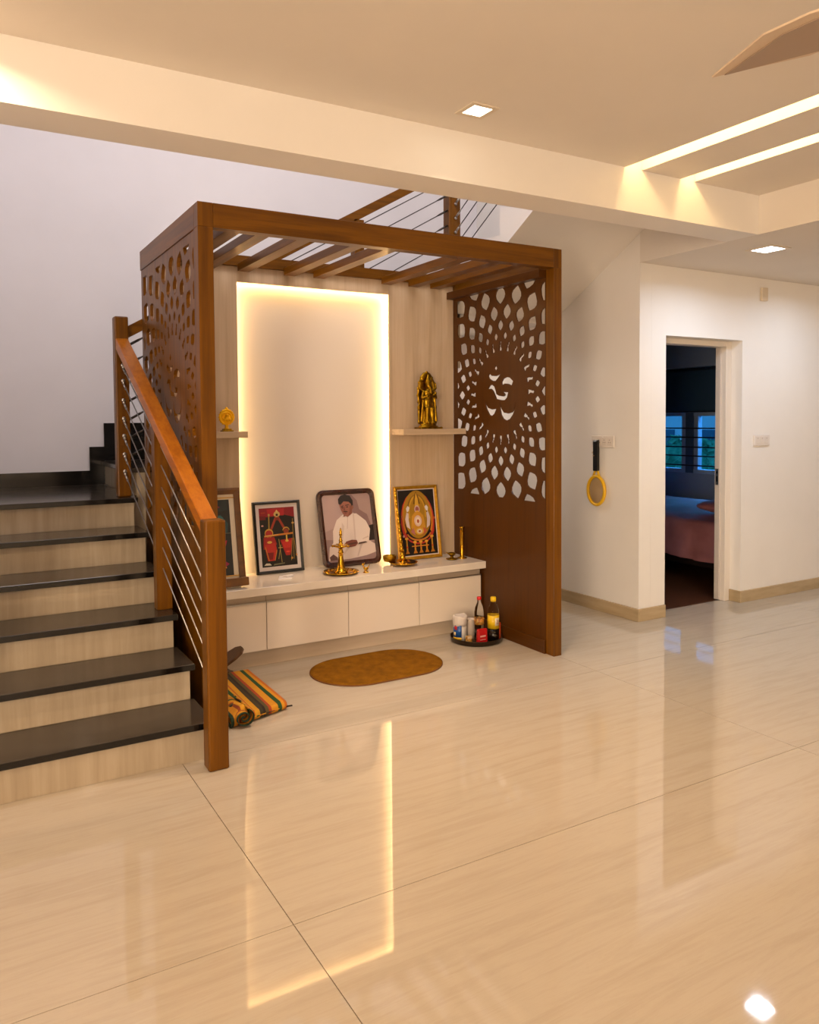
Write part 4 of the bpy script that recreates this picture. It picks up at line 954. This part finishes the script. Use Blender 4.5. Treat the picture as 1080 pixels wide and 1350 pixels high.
pz = [p.center.copy() for p in ob.data.polygons]
for p in ob.data.polygons: p.material_index = 0
def wrap(x, y, r, a0, a1, z0, z1, m, name, par, n=10, th=.0006):
    bm = new(); q = []
    for i in range(n+1):
        a = math.radians(a0+(a1-a0)*i/n)
        q.append([bm.verts.new((x+rr*math.cos(a), y+rr*math.sin(a), z)) for rr, z in ((r, z0), (r+th, z0), (r+th, z1), (r, z1))])
    for A, B in zip(q, q[1:]):
        for i in range(4): bm.faces.new((A[i], A[(i+1) % 4], B[(i+1) % 4], B[i])).smooth = True
    bm.faces.new(q[0]); bm.faces.new(q[-1])
    return obj(name, bm, m, par)
wrap(x, y, .0456, 165, 250, ZR+.026, ZR+.105, bpy.data.materials['tin_blue'], 'blue_label', t)
wrap(x, y, .0456, 165, 250, ZR+.008, ZR+.0255, bpy.data.materials['tin_yellow'], 'yellow_band', t)
wrap(x, y, .0464, 185, 212, ZR+.075, ZR+.10, bpy.data.materials['tin_red'], 'red_mark', t)
wrap(x, y, .0464, 180, 198, ZR+.035, ZR+.060, mat('tin_cream', 'e0c890', .4), 'cream_mark', t)
b = new()
for i in range(4): pass
lathe(b, (x, y, ZR+.10), [(.0463, .0), (.0475, .02), (.050, .05), (.049, .060), (.044, .066), (.038, .060), (.037, .04)], 24)
for v in b.verts:
    a = math.atan2(v.co.y-y, v.co.x-x); v.co.z += .004*math.sin(a*2+1)+.002*math.sin(a*5)-.016*max(0, -math.cos(a+.7))*(1 if v.co.z < ZR+.13 else 0)
    k2 = 1+.018*math.sin(a*7); v.co.x = x+(v.co.x-x)*k2; v.co.y = y+(v.co.y-y)*k2
obj('bag_liner', b, mat('white_bag', 'cfc6c0', .5), t)
x, y = 2.972, 4.243
t = thing_l('white_cup', 'plain white cup between the lined tin and the red pouch', 'cup', x, y)
b = new(); lathe(b, (x+.030, y+.045, ZR), [(.026, 0), (.028, .003), (.033, .128), (.034, .130), (.032, .130), (.027, .01)], 24)
obj('cup_body', b, mat('cup_white', 'cdbfb2', .4), t)
x, y = 3.000, 4.200
t = thing_l('red_cap_bottle', 'clear plastic bottle with red cap standing behind the red pouch', 'bottle', x, y)
BP = [(.026, 0), (.031, .004), (.032, .02), (.030, .10), (.032, .115), (.032, .150), (.031, .19), (.026, .220), (.016, .245), (.0125, .255), (.0125, .272)]
x, y = 3.020, 4.215
b = new(); lathe(b, (x, y, ZR), BP, 24); obj('bottle_body', b, glass, t)
obj('cap', lathe(new(), (x, y, ZR+.270), [(.0145, 0), (.0150, .002), (.0150, .018), (.013, .020), (.002, .0205)], 16), mat('red_cap', 'd01a1e', .35), t)
wrap(x, y, .0325, 0, 359.9, ZR+.108, ZR+.150, noise_mat('ornate_bottle_label', [(.35, '5a4630'), (.5, 'c07a28'), (.65, '8fa060')], nscale=60, rough=.4), 'label', t, 24)
t = thing_l('red_pouch', 'glossy red pouch standing at the front of the tray', 'pouch', 2.995, 4.125)
b = new(); box(b, (2.946, 4.115, ZR), (3.020, 4.150, ZR+.100), .008, seg=2)
for v in b.verts:
    if v.co.z > .06: v.co.y = 4.1325+(v.co.y-4.1325)*.6
obj('pouch_body', b, mat('red_foil', 'b0161a', .25), t)
obj('pouch_print', bx((2.957, 4.1140, ZR+.050), (3.000, 4.1148, ZR+.060)), mat('pouch_print_pale', 'd89a92', .4), t)
obj('pouch_print', bx((2.957, 4.1140, ZR+.030), (3.000, 4.1148, ZR+.034)), bpy.data.materials['pouch_print_pale'], t)
x, y = 3.088, 4.150
t = thing_l('yellow_cap_bottle', 'bottle of dark oil with yellow cap and yellow label', 'bottle', x, y)
B2 = [(.032, 0), (.038, .005), (.038, .085), (.038, .175), (.037, .200), (.032, .228), (.020, .252), (.0135, .262), (.0135, .268)]
b = new(); lathe(b, (x, y, ZR), B2, 28); obj('bottle_body', b, glass, t)
b = new(); lathe(b, (x, y, ZR+.0015), [(.030, .001), (.0355, .005), (.0355, .084), (.001, .0845)], 24); obj('dark_oil', b, mat('dark_oil', '1a0d06', .2), t)
wrap(x, y, .0382, 0, 359.9, ZR+.088, ZR+.176, mat('yellow_label', 'd9b414', .4), 'label', t, 28)
wrap(x, y, .0392, 250, 300, ZR+.110, ZR+.160, mat('label_panel', 'd8d2c0', .45), 'label_panel', t, 8)
wrap(x, y, .0400, 262, 285, ZR+.118, ZR+.150, noise_mat('label_print', [(.45, 'd8d2c0'), (.55, 'a87070')], nscale=120, rough=.45), 'label_print', t, 6)
b = new(); lathe(b, (x, y, ZR+.264), [(.017, 0), (.0175, .002), (.0175, .028), (.015, .030), (.002, .0305)], 18); obj('cap', b, mat('yellow_cap', 'e6c00e', .35), t)
for k in range(16):
    a = 2*PI*k/16; obj('cap_rib', tube(new(), (x+.0176*math.cos(a), y+.0176*math.sin(a), ZR+.267), (x+.0176*math.cos(a), y+.0176*math.sin(a), ZR+.290), .0008, 4), bpy.data.materials['yellow_cap'], bpy.data.objects[t.children[-1].name] if 0 else t)
t = thing_l('orange_packet', 'narrow orange packet at the right edge of the tray', 'packet', 3.14, 4.17)
b = new(); box(b, (3.128, 4.150, ZR), (3.150, 4.190, ZR+.115), .002); obj('packet_body', b, mat('orange_red_card', 'b8431a', .5), t)
obj('packet_stripe', bx((3.1275-.0006, 4.155, ZR+.01), (3.1278, 4.185, ZR+.05)), mat('card_yellow', 'd8a020', .5), t)
t = thing_l('matchbox', 'small gold patterned box at the front left of the tray', 'box', 2.935, 4.185)
b = new(); box(b, (2.905, 4.185, ZR), (2.941, 4.21, ZR+.045), .002); obj('box_body', b, noise_mat('gold_pattern_card', [(.4, '8a5a20'), (.55, 'd8a850'), (.7, 'e8d0b0')], nscale=80, rough=.4), t)
obj('box_flap', bx((2.906, 4.1835, ZR+.03), (2.940, 4.1848, ZR+.045)), mat('card_cream', 'd8c0a0', .5), t)
t = thing_l('bottle_stopper', 'tiny white stopper lying at the front of the tray', 'stopper', 2.93, 4.13)
b = new(); lathe(b, (2.895, 4.172, ZR), [(.009, 0), (.009, .012), (.005, .013), (.005, .018), (.001, .018)], 12); obj('stopper_body', b, white_pl, t)

# ------------------------------------------------------------------ wall things
wx = 4.2898
t = thing('socket_plate', 'white double socket plate above the yellow racket', 'socket', (wx, 4.375, 1.295))
obj('plate', bx((wx-.010, 4.258, 1.251), (wx, 4.492, 1.339), .003), white_pl, t)
for k, yy in enumerate((4.30, 4.355, 4.41)):
    s_ = obj('socket_module', bx((wx-.0125, yy-.022, 1.267), (wx-.0101, yy+.022, 1.323), .001), mat('module_white', 'dcd2c8', .4) if k == 0 else bpy.data.materials['module_white'], t)
    for dy, dz in ((0, .014), (-.009, -.004), (.009, -.004)): obj('socket_hole', tube(new(), (wx-.0129, yy+dy, 1.293+dz), (wx-.0124, yy+dy, 1.293+dz), .0035, 8), mat('hole_grey', '6f645a', .6) if 'hole_grey' not in bpy.data.materials else bpy.data.materials['hole_grey'], s_)
obj('indicator', bx((wx-.0112, 4.366, 1.326), (wx-.0101, 4.378, 1.333)), mat('indicator_white', 'f0ece8', .3), t)
# electric racket hanging upside down on a hook
t = thing('mosquito_racket', 'yellow electric mosquito racket with black handle hanging on the wall', 'racket', (wx, 4.43, 1.1))
ry, rz_ = 4.428, .922
yel = mat('yellow_plastic', 'e8b60c', .35)
b = new(); torus(b, (wx-.022, ry, rz_), 1, .0, 4, 3) if 0 else None
def oval(R1, R2, r, x, m=8, n=48):
    bm = new(); rings = []
    for i in range(n):
        a = 2*PI*i/n; c = Vector((x, ry+R1*math.cos(a), rz_+R2*math.sin(a))); nr = Vector((0, math.cos(a), math.sin(a)))
        rings.append([bm.verts.new(c+nr*r*math.cos(2*PI*j/m)+Vector((1, 0, 0))*r*1.1*math.sin(2*PI*j/m)) for j in range(m)])
    for i in range(n):
        A, B = rings[i], rings[(i+1) % n]
        for j in range(m): bm.faces.new((A[j], A[(j+1) % m], B[(j+1) % m], B[j])).smooth = True
    return bm
b = oval(.088, .109, .0125, wx-.020)
for s_ in (-1, 1): tube(b, (wx-.020, ry+.032*s_, rz_+.108), (wx-.020, ry+.012*s_, rz_+.150), .009, 8)
tube(b, (wx-.020, ry-.013, rz_+.14), (wx-.020, ry-.013, rz_+.190), .007, 8)
obj('racket_head', b, yel, t)
meshm = mat('wire_mesh_gold', 'c8a050', .45, .2)
b = new()
for i in range(-17, 18):
    q = i*.0049; hh = .106*math.sqrt(max(0, 1-(q/.086)**2))
    if hh > .01: tube(b, (wx-.018, ry+q, rz_-hh), (wx-.018, ry+q, rz_+hh), .0008, 4)
for i in range(-21, 22):
    q = i*.0049; hh = .085*math.sqrt(max(0, 1-(q/.107)**2))
    if hh > .01: tube(b, (wx-.021, ry-hh, rz_+q), (wx-.021, ry+hh, rz_+q), .0008, 4)
g = obj('wire_grid', b, meshm, t); g['kind'] = 'stuff'
b = new(); box(b, (wx-.036, ry-.022, rz_+.148), (wx-.006, ry+.024, rz_+.378), .006, seg=2); box(b, (wx-.033, ry-.025, rz_+.345), (wx-.010, ry+.028, rz_+.384), .005, seg=2)
obj('handle', b, black, t)
obj('slide_switch', bx((wx-.0385, ry+.006, rz_+.262), (wx-.0362, ry+.022, rz_+.268)), mat('switch_tan', 'b08a60', .4), t)
t = thing('wall_hook', 'small white hook beside the racket handle', 'hook', (wx, 4.475, 1.215))
b = new(); tube(b, (wx, 4.474, 1.210), (wx-.014, 4.474, 1.210), .005, 8); ball(b, (wx-.014, 4.474, 1.210), .008, u=10, v=8)
obj('hook_knob', b, mat('hook_cream', 'e0cdb4', .3), t)
obj('hook_base', bx((wx-.003, 4.466, 1.203), (wx, 4.482, 1.222)), bpy.data.materials['hook_cream'], t)
t = thing('switch_plate', 'white switch plate on the wall right of the doorway', 'switch', (5.66, 4.019, 1.285))
obj('plate', bx((5.562, 4.009, 1.243), (5.76, 4.0195, 1.329), .003), white_pl, t)
for k in range(3):
    s_ = obj('rocker', bx((5.582+.055*k, 4.0062, 1.258), (5.628+.055*k, 4.0089, 1.314), .001), bpy.data.materials['module_white'], t)
    obj('rocker_mark', bx((5.60+.055*k, 4.0055, 1.300), (5.61+.055*k, 4.0061, 1.303)), bpy.data.materials['hole_grey'], s_)
t = thing('wall_sensor', 'small ivory box high on the wall above the switch plate', 'sensor', (5.67, 4.019, 2.45))
obj('sensor_body', bx((5.628, 3.995, 2.395), (5.70, 4.0195, 2.50), .004), mat('sensor_ivory', 'd8c8b0', .4), t)
obj('sensor_lens', bx((5.645, 3.992, 2.425), (5.685, 3.9948, 2.455)), bpy.data.materials['sensor_ivory'], t)

# ------------------------------------------------------------------ ceiling lamps and fan
LBL = ['warm square ceiling light at the far left by the beam', 'warm square ceiling light in the middle of the hall ceiling, next to the beam']
for k, (x, y) in enumerate(DOWN):
    t = thing('square_downlight', LBL[k] if k < 2 else 'unseen square ceiling light filling the hall from outside the view', 'ceiling light', (x, y, ZC), 'square hall ceiling lights')
    f = new(); s_ = .070; w_ = .047
    for a, b_ in (((-s_, -s_), (s_, -w_)), ((-s_, w_), (s_, s_)), ((-s_, -w_), (-w_, w_)), ((w_, -w_), (s_, w_))): box(f, (x+a[0], y+a[1], ZC-.006), (x+b_[0], y+b_[1], ZC-.0003))
    obj('frame', f, mat('downlight_trim', 'd9cbb8', .5) if k == 0 else bpy.data.materials['downlight_trim'], t)
    obj('diffuser', bx((x-.0465, y-.0465, ZC-.004), (x+.0465, y+.0465, ZC-.0005)), lampm, t)
for k, (x, y) in enumerate(COOLD):
    t = thing('passage_downlight', ['cool white square light in the passage ceiling before the doorway', 'cool white passage light at the right edge', 'cool white passage light nearer the viewer'][k], 'ceiling light', (x, y, ZB), 'cool passage ceiling lights')
    f = new(); s_ = .10
    for a, b_ in (((-s_, -s_), (s_, -.075)), ((-s_, .075), (s_, s_)), ((-s_, -.075), (-.075, .075)), ((.075, -.075), (s_, .075))): box(f, (x+a[0], y+a[1], ZB-.006), (x+b_[0], y+b_[1], ZB-.0003))
    obj('frame', f, bpy.data.materials['downlight_trim'], t)
    obj('diffuser', bx((x-.0745, y-.0745, ZB-.004), (x+.0745, y+.0745, ZB-.0005)), lampc, t)
t = thing('under_stair_fill_fixture', 'added round fill light hidden under the upper landing, behind the prayer alcove', 'ceiling light', (3.42, 5.66, 2.24))  # fixture made up around the hidden fill lamp
obj('housing', lathe(new(), (3.42, 5.66, 2.2205), [(.11, 0), (.11, .019)], 24), white_pl, t)
obj('diffuser', lathe(new(), (3.42, 5.66, 2.2185), [(.09, 0), (.09, .0015)], 24), lampm, t)
fx, fy, fz = 2.075, .96, 2.50
fan = thing('ceiling_fan', 'pale brown ceiling fan whose pointed blade enters at the upper right', 'fan', (fx, fy, fz))
tip = Vector((2.044, 1.631, fz)); hub = Vector((fx, fy, fz))
d = (tip-hub).normalized(); per = Vector((-d.y, d.x, 0))
fanm = mat('fan_blade_taupe', '9c8672', .45); fant = mat('fan_blade_edge', 'cbb59c', .45)
LB = (tip-hub).length
for k in range(3):
    Rm = Matrix.Rotation(k*2*PI/3, 3, 'Z'); dd = Rm @ d; pp = Rm @ per
    prof = [(.09, .035), (.16, .075), (.30, .115), (LB-.24, .112), (LB, .0), (LB-.24, -.112), (.30, -.115), (.16, -.075), (.09, -.035)]
    b = new(); extr(b, [hub+dd*a+pp*w+Vector((0, 0, .004)) for a, w in prof], (0, 0, .006)); bl = obj('blade', b, fant, fan)
    b = new(); extr(b, [hub+dd*(a-.035 if a > .2 else a)+pp*(w*.80-.012)+Vector((0, 0, .0005)) for a, w in prof], (0, 0, .003)); obj('blade_underside', b, fanm, bl)
b = new(); lathe(b, (fx, fy, fz-.06), [(.0, 0), (.05, .002), (.085, .02), (.10, .05), (.09, .09), (.04, .11), (.02, .13)], 28); obj('motor', b, fant, fan)
obj('rod', tube(new(), (fx, fy, fz+.06), (fx, fy, ZC-.04), .012, 12), fant, fan)
obj('canopy', lathe(new(), (fx, fy, ZC-.06), [(.018, 0), (.05, .03), (.06, .0595)], 20), fant, fan)
